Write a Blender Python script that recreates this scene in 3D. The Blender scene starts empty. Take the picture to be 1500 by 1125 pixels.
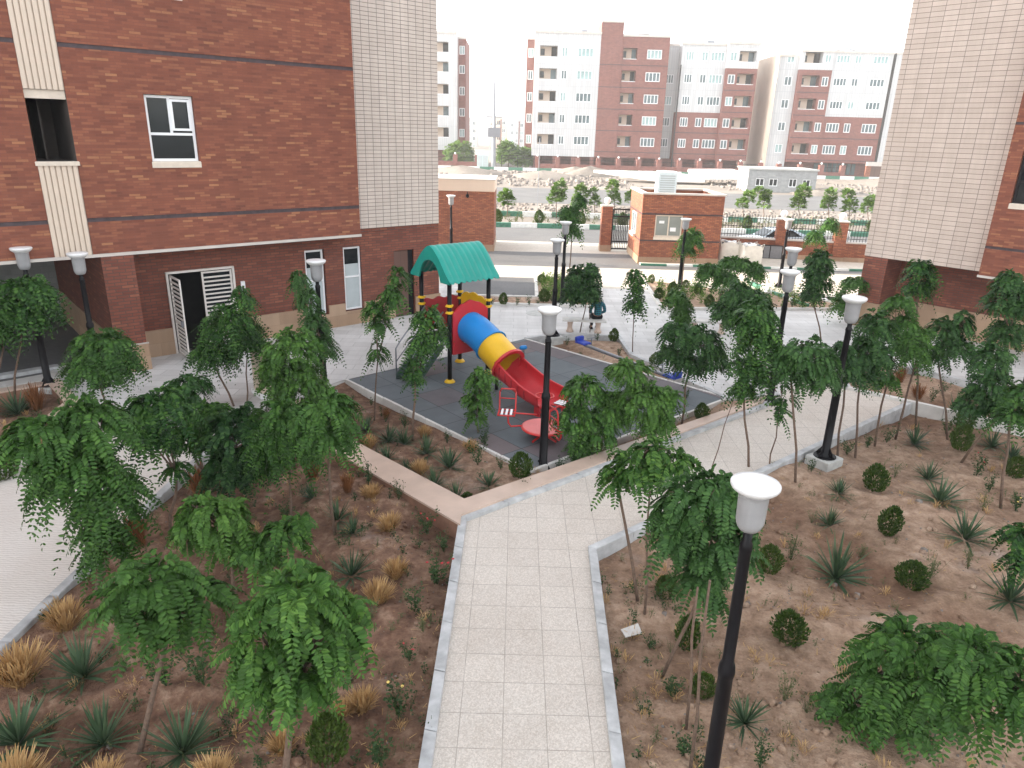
import bpy, bmesh, math, random
import numpy as np
from mathutils import Matrix, Vector
from mathutils.geometry import tessellate_polygon
R = math.radians
random.seed(7)
rng = np.random.default_rng(11)
scene = bpy.context.scene
col = scene.collection

# ------------------------------------------------------------------ camera model (used to place things on the ground)
F_PX, H = 1036.0, 6.4
ROLL = math.atan2(78.0, 2917.5)
PIT = math.atan(F_PX / math.hypot(78.0, 2917.5))
FW = np.array([0, math.cos(PIT), -math.sin(PIT)])
DN = np.array([0, -math.sin(PIT), -math.cos(PIT)])
RT = np.array([1.0, 0, 0])
def ray(px, py):
    u, v = px - 750, py - 562.5
    c, s = math.cos(ROLL), math.sin(ROLL)
    return FW * F_PX + RT * (u * c + v * s) + DN * (-u * s + v * c)
def G(px, py, z=0.0):
    r = ray(px, py); t = (z - H) / r[2]
    return (r[0] * t, r[1] * t)
AN = R(41.0); CA, SA = math.cos(AN), math.sin(AN)
def W(a, b): return (a * CA - b * SA, a * SA + b * CA)
def Mf(p): return (p[0] * CA + p[1] * SA, -p[0] * SA + p[1] * CA)

cam = bpy.data.cameras.new('camera'); camo = bpy.data.objects.new('camera', cam); col.objects.link(camo)
c_, s_ = math.cos(ROLL), math.sin(ROLL)
ux = RT * c_ - DN * s_; uy = -(RT * s_ + DN * c_); uz = -FW
camo.matrix_world = Matrix([[ux[i], uy[i], uz[i], (0, 0, H)[i]] for i in range(3)] + [[0, 0, 0, 1]])
cam.sensor_width = 36; cam.lens = 36 * F_PX / 1500; cam.clip_end = 6000; cam.clip_start = 0.1
scene.camera = camo

# ------------------------------------------------------------------ mesh helpers
class MB:
    def __init__(s): s.v = []; s.f = []; s.m = []
    def add(s, vs, fs, m=0):
        o = len(s.v); s.v += [tuple(map(float, p)) for p in vs]
        for f in fs: s.f.append(tuple(i + o for i in f)); s.m.append(m)
        return s
    def quad(s, a, b, c, d, m=0): return s.add([a, b, c, d], [(0, 1, 2, 3)], m)
    def box(s, x0, x1, y0, y1, z0, z1, m=0):
        return s.add([(x0,y0,z0),(x1,y0,z0),(x1,y1,z0),(x0,y1,z0),(x0,y0,z1),(x1,y0,z1),(x1,y1,z1),(x0,y1,z1)],
                     [(0,3,2,1),(4,5,6,7),(0,1,5,4),(1,2,6,5),(2,3,7,6),(3,0,4,7)], m)
    def bbox(s, x0, x1, y0, y1, z0, z1, b=0.02, m=0):      # box with a chamfered top
        p = [(x0,y0,z0),(x1,y0,z0),(x1,y1,z0),(x0,y1,z0),(x0,y0,z1-b),(x1,y0,z1-b),(x1,y1,z1-b),(x0,y1,z1-b),
             (x0+b,y0+b,z1),(x1-b,y0+b,z1),(x1-b,y1-b,z1),(x0+b,y1-b,z1)]
        f = [(0,3,2,1),(8,9,10,11)]
        for i in range(4):
            j = (i + 1) % 4; f += [(i, j, 4 + j, 4 + i), (4 + i, 4 + j, 8 + j, 8 + i)]
        return s.add(p, f, m)
    def prism(s, poly, z0, z1, m=0, mside=None, bottom=True):
        n = len(poly); ar = sum(poly[i][0]*poly[(i+1)%n][1]-poly[(i+1)%n][0]*poly[i][1] for i in range(n))
        if ar < 0: poly = poly[::-1]
        tri = tessellate_polygon([[Vector((p[0], p[1], 0)) for p in poly]])
        vs = [(p[0], p[1], z1) for p in poly] + [(p[0], p[1], z0) for p in poly]
        fs = []
        for t in tri:
            a, b, c = [poly[i] for i in t]
            cr = (b[0]-a[0])*(c[1]-a[1])-(b[1]-a[1])*(c[0]-a[0])
            t = tuple(t) if cr > 0 else tuple(t)[::-1]
            fs.append(t)
            if bottom: fs.append(tuple(i + n for i in t[::-1]))
        k = len(fs)
        for i in range(n):
            j = (i + 1) % n; fs.append((n + i, n + j, j, i))
        o = len(s.m); s.add(vs, fs, m)
        if mside is not None:
            for q in range(o + k, len(s.m)): s.m[q] = mside
        return s
    def tube(s, pts, rad, n=8, m=0, caps=True, closed=False):
        P = [Vector(p) for p in pts]; k = len(P)
        if not hasattr(rad, '__len__'): rad = [rad] * k
        vs, fs = [], []; up = None
        for i in range(k):
            if closed: T = (P[(i+1) % k] - P[i-1]).normalized()
            else: T = (P[min(i+1, k-1)] - P[max(i-1, 0)]).normalized()
            if up is None: up = Vector((0,0,1)) if abs(T.z) < .9 else Vector((1,0,0))
            X = T.cross(up).normalized(); Y = X.cross(T).normalized(); up = Y
            for j in range(n):
                a = 2 * math.pi * j / n; vs.append(P[i] + (X * math.cos(a) + Y * math.sin(a)) * rad[i])
        for i in range(k if closed else k - 1):
            for j in range(n):
                q = (i + 1) % k
                fs.append((i*n+j, i*n+(j+1) % n, q*n+(j+1) % n, q*n+j))
        if caps and not closed:
            fs.append(tuple(range(n))[::-1]); fs.append(tuple((k-1)*n + j for j in range(n)))
        fs = [f[::-1] for f in fs]
        return s.add(vs, fs, m)
    def lathe(s, prof, c=(0,0,0), n=20, m=0, sx=1, sy=1):
        vs, fs = [], []
        for (r, z) in prof:
            for j in range(n):
                a = 2*math.pi*j/n; vs.append((c[0]+r*math.cos(a)*sx, c[1]+r*math.sin(a)*sy, c[2]+z))
        for i in range(len(prof)-1):
            for j in range(n):
                fs.append((i*n+j, i*n+(j+1) % n, (i+1)*n+(j+1) % n, (i+1)*n+j))
        fs.append(tuple(range(n))[::-1]); fs.append(tuple((len(prof)-1)*n+j for j in range(n)))
        return s.add(vs, fs, m)
    def facade(s, x0, x1, z0, z1, holes, y=0.0, m=0, mrev=None, mback=None):
        """wall facing -y between x0..x1, z0..z1; holes = (xa, xb, za, zb, depth)"""
        xs = sorted(set([x0, x1] + [h[i] for h in holes for i in (0, 1) if x0 < h[i] < x1]))
        zs = sorted(set([z0, z1] + [h[i] for h in holes for i in (2, 3) if z0 < h[i] < z1]))
        for i in range(len(xs)-1):
            for k in range(len(zs)-1):
                cx, cz = (xs[i]+xs[i+1])/2, (zs[k]+zs[k+1])/2
                if any(h[0] < cx < h[1] and h[2] < cz < h[3] for h in holes): continue
                s.quad((xs[i],y,zs[k]),(xs[i+1],y,zs[k]),(xs[i+1],y,zs[k+1]),(xs[i],y,zs[k+1]), m)
        for h in holes:
            a, b, c, d, e = h[:5]; r = m if mrev is None else mrev
            s.quad((a,y,c),(a,y,d),(a,y+e,d),(a,y+e,c), r); s.quad((b,y,c),(b,y+e,c),(b,y+e,d),(b,y,d), r)
            s.quad((a,y,d),(b,y,d),(b,y+e,d),(a,y+e,d), r); s.quad((a,y,c),(a,y+e,c),(b,y+e,c),(b,y,c), r)
            if mback is not None: s.quad((a,y+e,c),(b,y+e,c),(b,y+e,d),(a,y+e,d), mback)
        return s
    def build(s, name, mats, parent=None, smooth=False, loc=None, rz=None, uv=True):
        me = bpy.data.meshes.new(name)
        me.from_pydata(s.v, [], s.f)
        if not isinstance(mats, (list, tuple)): mats = [mats]
        for q in mats: me.materials.append(q)
        if len(mats) > 1: me.polygons.foreach_set('material_index', s.m)
        if smooth: me.polygons.foreach_set('use_smooth', [True] * len(s.f))
        me.update()
        if uv: box_uv(me)
        o = bpy.data.objects.new(name, me); col.objects.link(o)
        if parent is not None: o.parent = parent
        if loc is not None: o.location = loc
        if rz is not None: o.rotation_euler = (0, 0, rz)
        return o
def box_uv(me):
    uvl = me.uv_layers.new(name='uv'); dat = np.zeros(len(me.loops) * 2)
    for p in me.polygons:
        n = p.normal
        if abs(n.z) < .75 and n.xy.length > 1e-6:
            t = Vector((-n.y, n.x, 0)).normalized()
            for li in p.loop_indices:
                v = me.vertices[me.loops[li].vertex_index].co
                dat[2*li] = v.dot(t); dat[2*li+1] = v.z
        else:
            for li in p.loop_indices:
                v = me.vertices[me.loops[li].vertex_index].co
                dat[2*li] = v.x; dat[2*li+1] = v.y
    uvl.data.foreach_set('uv', dat)
def np_mesh(name, V, Q, mats, parent=None, smooth=False, midx=None):
    me = bpy.data.meshes.new(name); V = np.asarray(V, dtype=np.float32); Q = np.asarray(Q, dtype=np.int32)
    n, k = Q.shape
    me.vertices.add(len(V)); me.vertices.foreach_set('co', V.ravel())
    me.loops.add(n * k); me.loops.foreach_set('vertex_index', Q.ravel())
    me.polygons.add(n); me.polygons.foreach_set('loop_start', np.arange(0, n*k, k, dtype=np.int32))
    me.polygons.foreach_set('loop_total', np.full(n, k, dtype=np.int32))
    if not isinstance(mats, (list, tuple)): mats = [mats]
    for q in mats: me.materials.append(q)
    if midx is not None: me.polygons.foreach_set('material_index', np.asarray(midx, dtype=np.int32))
    if smooth: me.polygons.foreach_set('use_smooth', [True] * n)
    me.update(calc_edges=True)
    o = bpy.data.objects.new(name, me); col.objects.link(o)
    if parent is not None: o.parent = parent
    return o
def tag(o, label=None, cat=None, group=None, kind=None):
    if label: o['label'] = label
    if cat: o['category'] = cat
    if group: o['group'] = group
    if kind: o['kind'] = kind
    return o
def thing(name, label, cat, loc=(0,0,0), rz=0.0, group=None):
    o = bpy.data.objects.new(name, None); col.objects.link(o); o.empty_display_size = .2
    o.location = loc; o.rotation_euler = (0, 0, rz)
    return tag(o, label, cat, group)
def struct(o): o['kind'] = 'structure'; return o
def copy_tree(o, parent=None):
    c = o.copy(); col.objects.link(c); c.parent = parent
    for ch in list(o.children): copy_tree(ch, c)
    return c

# ------------------------------------------------------------------ materials
class NT:
    def __init__(s, name):
        s.mat = bpy.data.materials.new(name); s.mat.use_nodes = True
        s.t = s.mat.node_tree; s.b = s.t.nodes['Principled BSDF']; s.out = s.t.nodes['Material Output']
    def n(s, typ, **kw):
        nd = s.t.nodes.new(typ)
        for k, v in kw.items():
            if k in nd.inputs: nd.inputs[k].default_value = v
            else: setattr(nd, k, v)
        return nd
    def l(s, a, b): s.t.links.new(a, b)
    def set(s, **kw):
        for k, v in kw.items(): s.b.inputs[k.replace('_', ' ')].default_value = v
    def ramp(s, fac, stops, interp='LINEAR'):
        r = s.n('ShaderNodeValToRGB'); r.color_ramp.interpolation = interp
        e = r.color_ramp.elements
        while len(e) < len(stops): e.new(.5)
        for i, (p, c) in enumerate(stops): e[i].position = p; e[i].color = tuple(c) + ((1,) if len(c) == 3 else ())
        s.l(fac, r.inputs[0]); return r.outputs[0]
    def mix(s, fac, a, b, mode='MIX'):
        m = s.n('ShaderNodeMix', data_type='RGBA', blend_type=mode)
        for sock, val in ((m.inputs[0], fac), (m.inputs[6], a), (m.inputs[7], b)):
            if hasattr(val, 'links'): s.l(val, sock)
            elif isinstance(val, (int, float)): sock.default_value = val
            else: sock.default_value = tuple(val) + ((1,) if len(val) == 3 else ())
        return m.outputs[2]
    def noise(s, vec, scale, detail=3, rough=.55, out=0):
        nd = s.n('ShaderNodeTexNoise', Scale=scale, Detail=detail, Roughness=rough)
        if vec is not None: s.l(vec, nd.inputs['Vector'])
        return nd.outputs[out]
    def uv(s): return s.n('ShaderNodeUVMap').outputs[0]
    def obj(s): return s.n('ShaderNodeTexCoord').outputs['Object']
    def bump(s, h, strength=.4, dist=.01, prev=None):
        b = s.n('ShaderNodeBump', Strength=strength, Distance=dist); s.l(h, b.inputs['Height'])
        if prev is not None: s.l(prev, b.inputs['Normal'])
        s.l(b.outputs[0], s.b.inputs['Normal']); return b.outputs[0]
    def base(s, c): s.l(c, s.b.inputs['Base Color'])

def plain(name, c, rough=.5, metal=0., var=.12, scale=6., bump=0.):
    m = NT(name); o = m.obj(); n = m.noise(o, scale, 4)
    m.base(m.ramp(n, [(.25, [x*(1-var) for x in c]), (.75, [min(1, x*(1+var)) for x in c])]))
    m.set(Roughness=rough, Metallic=metal)
    if max(c) < .03: m.b.inputs['Specular IOR Level'].default_value = .18
    if bump: m.bump(m.noise(o, scale*8, 3), bump, .01)
    return m.mat
def brick(name, stops, mortar, bw, bh, ms, off=.5, rough=.8, bump=.4, dirt=.15, smooth=.1):
    m = NT(name); uv = m.uv()
    wob = m.n('ShaderNodeVectorMath', operation='SCALE'); m.l(m.noise(uv, .9, 2, out=1), wob.inputs[0]); wob.inputs['Scale'].default_value = .02
    ad = m.n('ShaderNodeVectorMath', operation='ADD'); m.l(uv, ad.inputs[0]); m.l(wob.outputs[0], ad.inputs[1])
    b = m.n('ShaderNodeTexBrick', Scale=1.0, offset=off)
    b.inputs['Mortar Size'].default_value = ms; b.inputs['Mortar Smooth'].default_value = smooth
    b.inputs['Brick Width'].default_value = bw; b.inputs['Row Height'].default_value = bh
    b.inputs['Color1'].default_value = (0,0,0,1); b.inputs['Color2'].default_value = (1,1,1,1); b.inputs['Mortar'].default_value = (.5,.5,.5,1)
    b.inputs['Bias'].default_value = 0
    m.l(ad.outputs[0], b.inputs['Vector'])
    c = m.ramp(b.outputs['Color'], stops)
    big = m.noise(uv, .35, 5, .6)
    c = m.mix(1.0, c, m.ramp(big, [(.3, (1-dirt,)*3), (.7, (1,)*3)]), 'MULTIPLY')
    mp = m.n('ShaderNodeMapping'); mp.inputs['Scale'].default_value = (2.6,.16,1); m.l(uv, mp.inputs['Vector'])
    c = m.mix(.55, c, m.ramp(m.noise(mp.outputs[0], 1.0, 5, .7), [(.32, (.78,.77,.76)), (.6, (1,1,1)), (.8, (1.1,1.1,1.1))]), 'MULTIPLY')
    fine = m.noise(uv, 30, 2)
    c = m.mix(.25, c, m.ramp(fine, [(.3, (.7,)*3), (.7, (1,)*3)]), 'MULTIPLY')
    c = m.mix(b.outputs['Fac'], c, mortar)
    m.base(c); m.set(Roughness=rough)
    inv = m.n('ShaderNodeMath', operation='SUBTRACT'); inv.inputs[0].default_value = 1.0; m.l(b.outputs['Fac'], inv.inputs[1])
    m.bump(inv.outputs[0], bump, .008)
    return m.mat
def leafmat(name, dark, mid, light, trans=.35, rough=.5):
    m = NT(name); g = m.n('ShaderNodeNewGeometry'); oi = m.n('ShaderNodeObjectInfo')
    o = m.obj(); nz = m.noise(o, 2.2, 2)
    ad = m.n('ShaderNodeMath', operation='ADD'); m.l(g.outputs['Random Per Island'], ad.inputs[0]); m.l(nz, ad.inputs[1])
    hf = m.n('ShaderNodeMath', operation='MULTIPLY'); m.l(ad.outputs[0], hf.inputs[0]); hf.inputs[1].default_value = .5
    c = m.ramp(hf.outputs[0], [(.2, dark), (.5, mid), (.82, light)])
    c = m.mix(m.ramp(oi.outputs['Random'], [(0, (0,)*3), (1, (.35,)*3)]), c, light)
    m.base(c); m.set(Roughness=rough)
    m.b.inputs['Specular IOR Level'].default_value = .16
    tr = m.n('ShaderNodeBsdfTranslucent'); m.l(c, tr.inputs[0])
    mx = m.n('ShaderNodeMixShader'); mx.inputs[0].default_value = trans
    m.l(m.b.outputs[0], mx.inputs[1]); m.l(tr.outputs[0], mx.inputs[2]); m.l(mx.outputs[0], m.out.inputs[0])
    return m.mat
def glass(name, c, rough=.06):
    m = NT(name); n = m.noise(m.obj(), .5, 2)
    m.base(m.ramp(n, [(.3, [x*.7 for x in c]), (.7, [x*1.3 for x in c])])); m.set(Roughness=rough)
    m.b.inputs['Specular IOR Level'].default_value = .28
    return m.mat

def worn(name, c):
    """moulded plastic or paint: sun fading, dust and fine scuffs"""
    m = NT(name); o = m.obj(); a = m.noise(o, 1.6, 4, .6); b = m.noise(o, 14, 5, .7)
    pale = [x*.72+.10 for x in c]
    k = m.ramp(a, [(.3, [x*.86 for x in c]), (.55, c), (.8, [min(1, x*1.12+.012) for x in c])])
    k = m.mix(m.ramp(b, [(.60, (0,)*3), (.74, (.35,)*3)]), k, pale)
    m.base(k); r = m.n('ShaderNodeMapRange'); m.l(b, r.inputs[0]); r.inputs[3].default_value = .28; r.inputs[4].default_value = .62; m.l(r.outputs[0], m.b.inputs['Roughness'])
    m.bump(m.noise(o, 40, 3), .06, .004); return m.mat
MT = {}
MT['brick'] = brick('facade_brick', [(0, (.175,.053,.031)), (.35, (.222,.069,.038)), (.7, (.256,.083,.045)), (.9, (.29,.105,.054)), (1, (.385,.17,.08))], (.165,.057,.037), .27, .066, .006, bump=.25, dirt=.2)
MT['brick2'] = brick('lower_brick', [(0, (.165,.047,.029)), (.5, (.215,.062,.037)), (.9, (.255,.080,.046)), (1, (.31,.11,.060))], (.10,.045,.033), .30, .085, .012, bump=.6, dirt=.25)
MT['brick3'] = brick('gatehouse_brick', [(0, (.24,.075,.04)), (.5, (.32,.10,.05)), (1, (.42,.15,.07))], (.13,.06,.04), .24, .075, .010, bump=.5, dirt=.2)
MT['tile'] = brick('beige_tile', [(0, (.57,.495,.435)), (1, (.63,.555,.49))], (.14,.12,.11), .29, .12, .0085, off=0, rough=.45, bump=.4, dirt=.08)
MT['tile_r'] = brick('beige_tile_wide', [(0, (.53,.435,.37)), (1, (.60,.50,.43))], (.15,.12,.11), .42, .15, .0075, off=0, rough=.45, bump=.4, dirt=.08)
MT['plaza'] = brick('plaza_paver', [(0, (.555,.54,.525)), (.5, (.61,.595,.58)), (1, (.66,.645,.63))], (.36,.35,.34), 1.0, .45, .011, off=.5, rough=.7, bump=.15, dirt=.22)
MT['farbrick'] = brick('far_brick', [(0, (.20,.078,.062)), (1, (.255,.10,.08))], (.16,.075,.062), .5, .2, .01, bump=.1)
def speckle(name, bw, bh, off, c0, c1, mortar):
    m = NT(name); uv = m.uv(); b = m.n('ShaderNodeTexBrick', Scale=1.0, offset=off)
    b.inputs['Mortar Size'].default_value = .006; b.inputs['Brick Width'].default_value = bw; b.inputs['Row Height'].default_value = bh
    b.inputs['Color1'].default_value = (0,0,0,1); b.inputs['Color2'].default_value = (1,1,1,1)
    b.inputs['Mortar'].default_value = (.5,.5,.5,1)
    m.l(uv, b.inputs['Vector'])
    c = m.ramp(b.outputs['Color'], [(0, c0), (1, c1)])
    v = m.n('ShaderNodeTexVoronoi', Scale=64.0); m.l(uv, v.inputs['Vector'])
    c = m.mix(.5, c, m.ramp(v.outputs['Color'], [(.2, (.70,.64,.58)), (.6, (1,1,1)), (.8, (1.25,1.22,1.2))]), 'MULTIPLY')
    c = m.mix(.6, c, m.ramp(m.noise(uv, .7, 6, .65), [(.28, (.80,.76,.72)), (.5, (.96,.95,.94)), (.7, (1,1,1))]), 'MULTIPLY')
    dj = m.ramp(m.noise(uv, 2.6, 5, .7), [(.35, [x*.62 for x in mortar]), (.65, mortar)])
    c = m.mix(m.ramp(m.noise(uv, 1.1, 7, .72), [(.60, (0,)*3), (.74, (.24,)*3)]), c, (.38,.325,.27))
    c = m.mix(b.outputs['Fac'], c, dj); m.base(c); m.set(Roughness=.65)
    m.bump(v.outputs['Distance'], .12, .004); return m.mat
MT['path'] = speckle('terrazzo_paver', .50, .50, 0, (.535,.49,.44), (.57,.525,.472), (.43,.385,.335))
def striped():
    m = NT('ribbed_paver'); uv = m.uv(); w = m.n('ShaderNodeTexWave', Scale=6.0, Distortion=5.0, bands_direction='Y', wave_profile='SIN')
    w.inputs['Detail'].default_value = 3; w.inputs['Detail Scale'].default_value = 1.5; m.l(uv, w.inputs['Vector'])
    c = m.ramp(w.outputs['Fac'], [(.0, (.52,.475,.435)), (.3, (.62,.575,.53)), (1, (.67,.63,.585))])
    c = m.mix(.7, c, m.ramp(m.noise(uv, .8, 5), [(.3, (.86,.83,.8)), (.7, (1,1,1))]), 'MULTIPLY')
    m.base(c); m.set(Roughness=.7); m.bump(w.outputs['Fac'], .22, .008); return m.mat
MT['ribbed'] = striped()
def soil():
    m = NT('bed_soil'); g = m.n('ShaderNodeNewGeometry'); P = g.outputs['Position']
    n1 = m.noise(P, .55, 6, .6); n2 = m.noise(P, 5, 6, .65); n3 = m.noise(P, 26, 4, .7)
    tan = m.ramp(n2, [(.28, (.19,.118,.075)), (.5, (.32,.212,.142)), (.72, (.45,.325,.235))])
    red = m.ramp(n2, [(.28, (.085,.042,.025)), (.5, (.175,.092,.056)), (.72, (.33,.215,.145))])
    sx = m.n('ShaderNodeSeparateXYZ'); m.l(P, sx.inputs[0])
    f = m.n('ShaderNodeMapRange'); m.l(sx.outputs[0], f.inputs[0]); f.inputs[1].default_value = -1.6; f.inputs[2].default_value = 1.0
    mm = m.n('ShaderNodeMath', operation='MULTIPLY_ADD'); m.l(n1, mm.inputs[0]); mm.inputs[1].default_value = 1.1; mm.inputs[2].default_value = -.55
    fa = m.n('ShaderNodeMath', operation='ADD', use_clamp=True); m.l(f.outputs[0], fa.inputs[0]); m.l(mm.outputs[0], fa.inputs[1])
    c = m.mix(fa.outputs[0], red, tan)
    c = m.mix(m.ramp(n1, [(.60, (0,)*3), (.70, (.55,)*3)]), c, (.42,.36,.32))
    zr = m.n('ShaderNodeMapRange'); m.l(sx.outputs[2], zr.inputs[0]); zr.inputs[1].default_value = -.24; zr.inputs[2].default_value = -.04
    c = m.mix(1.0, c, m.ramp(zr.outputs[0], [(0, (.62,.52,.46)), (.45, (.92,.90,.88)), (1, (1.22,1.24,1.26))]), 'MULTIPLY')  # relief shading put into the colour too: low damp soil dark, dry crests pale
    c = m.mix(.5, c, m.ramp(n3, [(.3, (.55,)*3), (.65, (1.1,)*3)]), 'MULTIPLY')
    m.base(c); m.set(Roughness=.95); b = m.bump(n2, 1.0, .07); m.bump(n3, 1.0, .03, b); return m.mat
MT['soil'] = soil()
def rubber():
    m = NT('rubber_mat'); uv = m.uv(); b = m.n('ShaderNodeTexBrick', Scale=1.0, offset=0)
    b.inputs['Mortar Size'].default_value = .009; b.inputs['Brick Width'].default_value = 1.03; b.inputs['Row Height'].default_value = 1.03
    b.inputs['Color1'].default_value = (0,0,0,1); b.inputs['Color2'].default_value = (1,1,1,1); b.inputs['Mortar'].default_value = (.5,.5,.5,1)
    m.l(uv, b.inputs['Vector'])
    c = m.ramp(b.outputs['Color'], [(0, (.092,.108,.118)), (.6, (.110,.124,.134)), (.72, (.118,.098,.104)), (1, (.13,.105,.106))])
    c = m.mix(.6, c, m.ramp(m.noise(uv, 1.3, 6, .65), [(.3, (.68,)*3), (.7, (1.2,)*3)]), 'MULTIPLY')
    c = m.mix(.35, c, m.ramp(m.noise(uv, 90, 2), [(.35, (.6,)*3), (.65, (1.3,)*3)]), 'MULTIPLY')
    c = m.mix(b.outputs['Fac'], c, (.025,.028,.032)); m.base(c); m.set(Roughness=.8)
    m.bump(m.noise(uv, 110, 2), .3, .004); return m.mat
MT['rubber'] = rubber()
def ground(name, c0, c1, c2, s1=.12, s2=2.5, rough=.9, bump=.4):
    m = NT(name); P = m.n('ShaderNodeNewGeometry').outputs['Position']
    a = m.noise(P, s1, 6, .62); b = m.noise(P, s2, 6, .65)
    c = m.ramp(a, [(.3, c0), (.5, c1), (.7, c2)])
    c = m.mix(.6, c, m.ramp(b, [(.3, (.7,)*3), (.7, (1.15,)*3)]), 'MULTIPLY')
    m.base(c); m.set(Roughness=rough); m.bump(b, bump, .05); return m.mat
MT['dirt'] = ground('dry_dirt', (.16,.135,.112), (.215,.185,.155), (.28,.245,.21))
MT['asphalt'] = ground('asphalt', (.085,.085,.09), (.11,.11,.11), (.14,.135,.135), .25, 8, .85, .15)
MT['asphalt2'] = ground('worn_asphalt', (.095,.095,.097), (.12,.118,.116), (.15,.147,.143), .3, 8, .85, .15)
MT['concrete'] = ground('pale_concrete', (.42,.37,.31), (.50,.45,.38), (.56,.51,.44), .35, 6, .8, .1)
MT['kerb'] = plain('grey_kerb_stone', (.40,.405,.405), .65, var=.34, scale=4, bump=.15)
MT['kerbw'] = plain('pale_kerb', (.55,.53,.50), .7, var=.15, scale=3)
MT['trav'] = plain('pink_travertine', (.50,.375,.30), .5, var=.13, scale=2.2, bump=.08)
MT['dado'] = brick('stone_dado', [(0, (.36,.235,.15)), (.5, (.42,.28,.18)), (1, (.48,.34,.23))], (.25,.17,.11), .8, .4, .004, off=.5, rough=.5, bump=.15, dirt=.3)
MT['bedface'] = plain('brown_wall_face', (.22,.115,.075), .85, var=.25, scale=5, bump=.3)
MT['trim'] = plain('white_trim', (.50,.455,.415), .6, var=.1, scale=2)
MT['beige'] = plain('beige_rib', (.56,.46,.37), .5, var=.06, scale=1.5)
MT['band'] = plain('dark_band', (.055,.038,.042), .7, var=.3)
MT['pvc'] = plain('white_pvc', (.74,.75,.76), .35, var=.05)
MT['sill'] = plain('cream_sill', (.60,.52,.43), .6, var=.1)
MT['glass'] = glass('dark_glass', (.012,.016,.018))
MT['frost'] = plain('frosted_glass', (.42,.47,.48), .25, var=.08, scale=2)
MT['room_glass'] = glass('pale_room_glass', (.27,.29,.27), .12)
MT['glassb'] = glass('far_glass', (.10,.14,.15), .1)
MT['curtain'] = plain('far_curtain_glass', (.26,.37,.37), .3, var=.3, scale=1.2)
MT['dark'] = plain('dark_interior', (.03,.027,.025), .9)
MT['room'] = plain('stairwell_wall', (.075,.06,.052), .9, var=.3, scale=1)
MT['wood'] = brick('brown_door', [(0, (.10,.05,.038)), (1, (.135,.068,.05))], (.06,.03,.025), .28, 3.0, .006, off=0, rough=.5, bump=.3)
MT['white_metal'] = plain('cream_metal', (.62,.58,.54), .45, var=.08)
MT['black'] = plain('black_pole_paint', (.006,.0055,.007), .42, var=.4, scale=9)
MT['iron'] = plain('dark_iron', (.018,.015,.016), .45)
def lampm():
    m = NT('opal_lamp'); m.set(Roughness=.3); n = m.noise(m.obj(), 5, 3)
    m.base(m.ramp(n, [(.3, (.60,.60,.60)), (.7, (.67,.67,.67))])); return m.mat
MT['opal'] = lampm()
MT['frosted'] = plain('frosted_lamp_glass', (.27,.27,.275), .3, var=.10, scale=4)
MT['plinth'] = plain('concrete_plinth', (.42,.42,.40), .85, var=.2, scale=6, bump=.3)
for k, c in dict(green=(.0,.25,.20), red=(.50,.022,.03), dred=(.33,.02,.03), yellow=(.72,.42,.008), blue=(.0,.20,.55), redpaint=(.55,.03,.028), pinkred=(.62,.10,.09), dblue=(.01,.035,.30)).items():
    MT[k] = worn('plastic_' + k, c)
MT['step'] = plain('chequer_step', (.035,.06,.055), .5, var=.3, scale=12)
MT['grey_metal'] = plain('grey_metal', (.22,.23,.25), .4, .6)
MT['bark'] = plain('bark', (.13,.085,.06), .9, var=.35, scale=25, bump=.6)
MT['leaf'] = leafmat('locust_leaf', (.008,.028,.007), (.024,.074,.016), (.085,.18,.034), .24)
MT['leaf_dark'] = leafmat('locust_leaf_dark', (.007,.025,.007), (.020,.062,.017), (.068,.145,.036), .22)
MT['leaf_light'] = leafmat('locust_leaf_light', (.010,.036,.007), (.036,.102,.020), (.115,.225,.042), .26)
MT['leaf2'] = leafmat('street_leaf', (.05,.10,.015), (.09,.17,.03), (.16,.26,.05))
MT['thuja'] = leafmat('thuja_leaf', (.020,.045,.009), (.045,.088,.017), (.095,.135,.030), .2)
MT['yucca'] = leafmat('yucca_leaf', (.022,.046,.024), (.045,.084,.042), (.10,.155,.080), .15, .4)
MT['dry'] = leafmat('dry_grass', (.25,.13,.05), (.45,.27,.11), (.62,.44,.22), .3, .7)
MT['rust'] = leafmat('rust_grass', (.10,.035,.015), (.20,.075,.03), (.32,.15,.06), .3, .7)
MT['rose'] = leafmat('rose_leaf', (.018,.04,.016), (.036,.072,.028), (.07,.12,.04), .3)
MT['weed'] = leafmat('weed_leaf', (.06,.075,.035), (.10,.12,.055), (.16,.17,.08), .3, .6)
MT['petal'] = plain('red_petal', (.42,.02,.03), .5)
MT['ypetal'] = plain('yellow_petal', (.75,.55,.15), .5)
MT['wtile'] = brick('white_cladding', [(0, (.50,.505,.51)), (1, (.56,.565,.565))], (.36,.37,.385), .45, 3.7, .03, off=0, rough=.5, bump=.05, dirt=.05)
MT['cream'] = plain('cream_render', (.62,.50,.40), .8, var=.08, scale=.4)
MT['pkgreen'] = plain('green_kerb_paint', (.05,.17,.11), .6, var=.35, scale=5)
MT['pkwhite'] = plain('white_kerb_paint', (.68,.69,.66), .6, var=.15, scale=5)
MT['block'] = brick('grey_block', [(0, (.27,.28,.28)), (1, (.34,.35,.35))], (.25,.26,.26), .4, .2, .012, rough=.9, bump=.3)
MT['stone'] = plain('loose_stone', (.19,.165,.145), .9, var=.4, scale=4, bump=.3)
MT['sack'] = plain('woven_sack', (.66,.62,.55), .7, var=.12, scale=5, bump=.2)
MT['sheet'] = plain('white_sheet', (.78,.76,.72), .5, var=.06, scale=1)
MT['carpaint'] = plain('silver_car_paint', (.42,.50,.56), .25, .4, var=.03)
MT['tyre'] = plain('tyre', (.02,.02,.02), .8)
MT['skin'] = plain('skin', (.42,.25,.18), .55)
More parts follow.
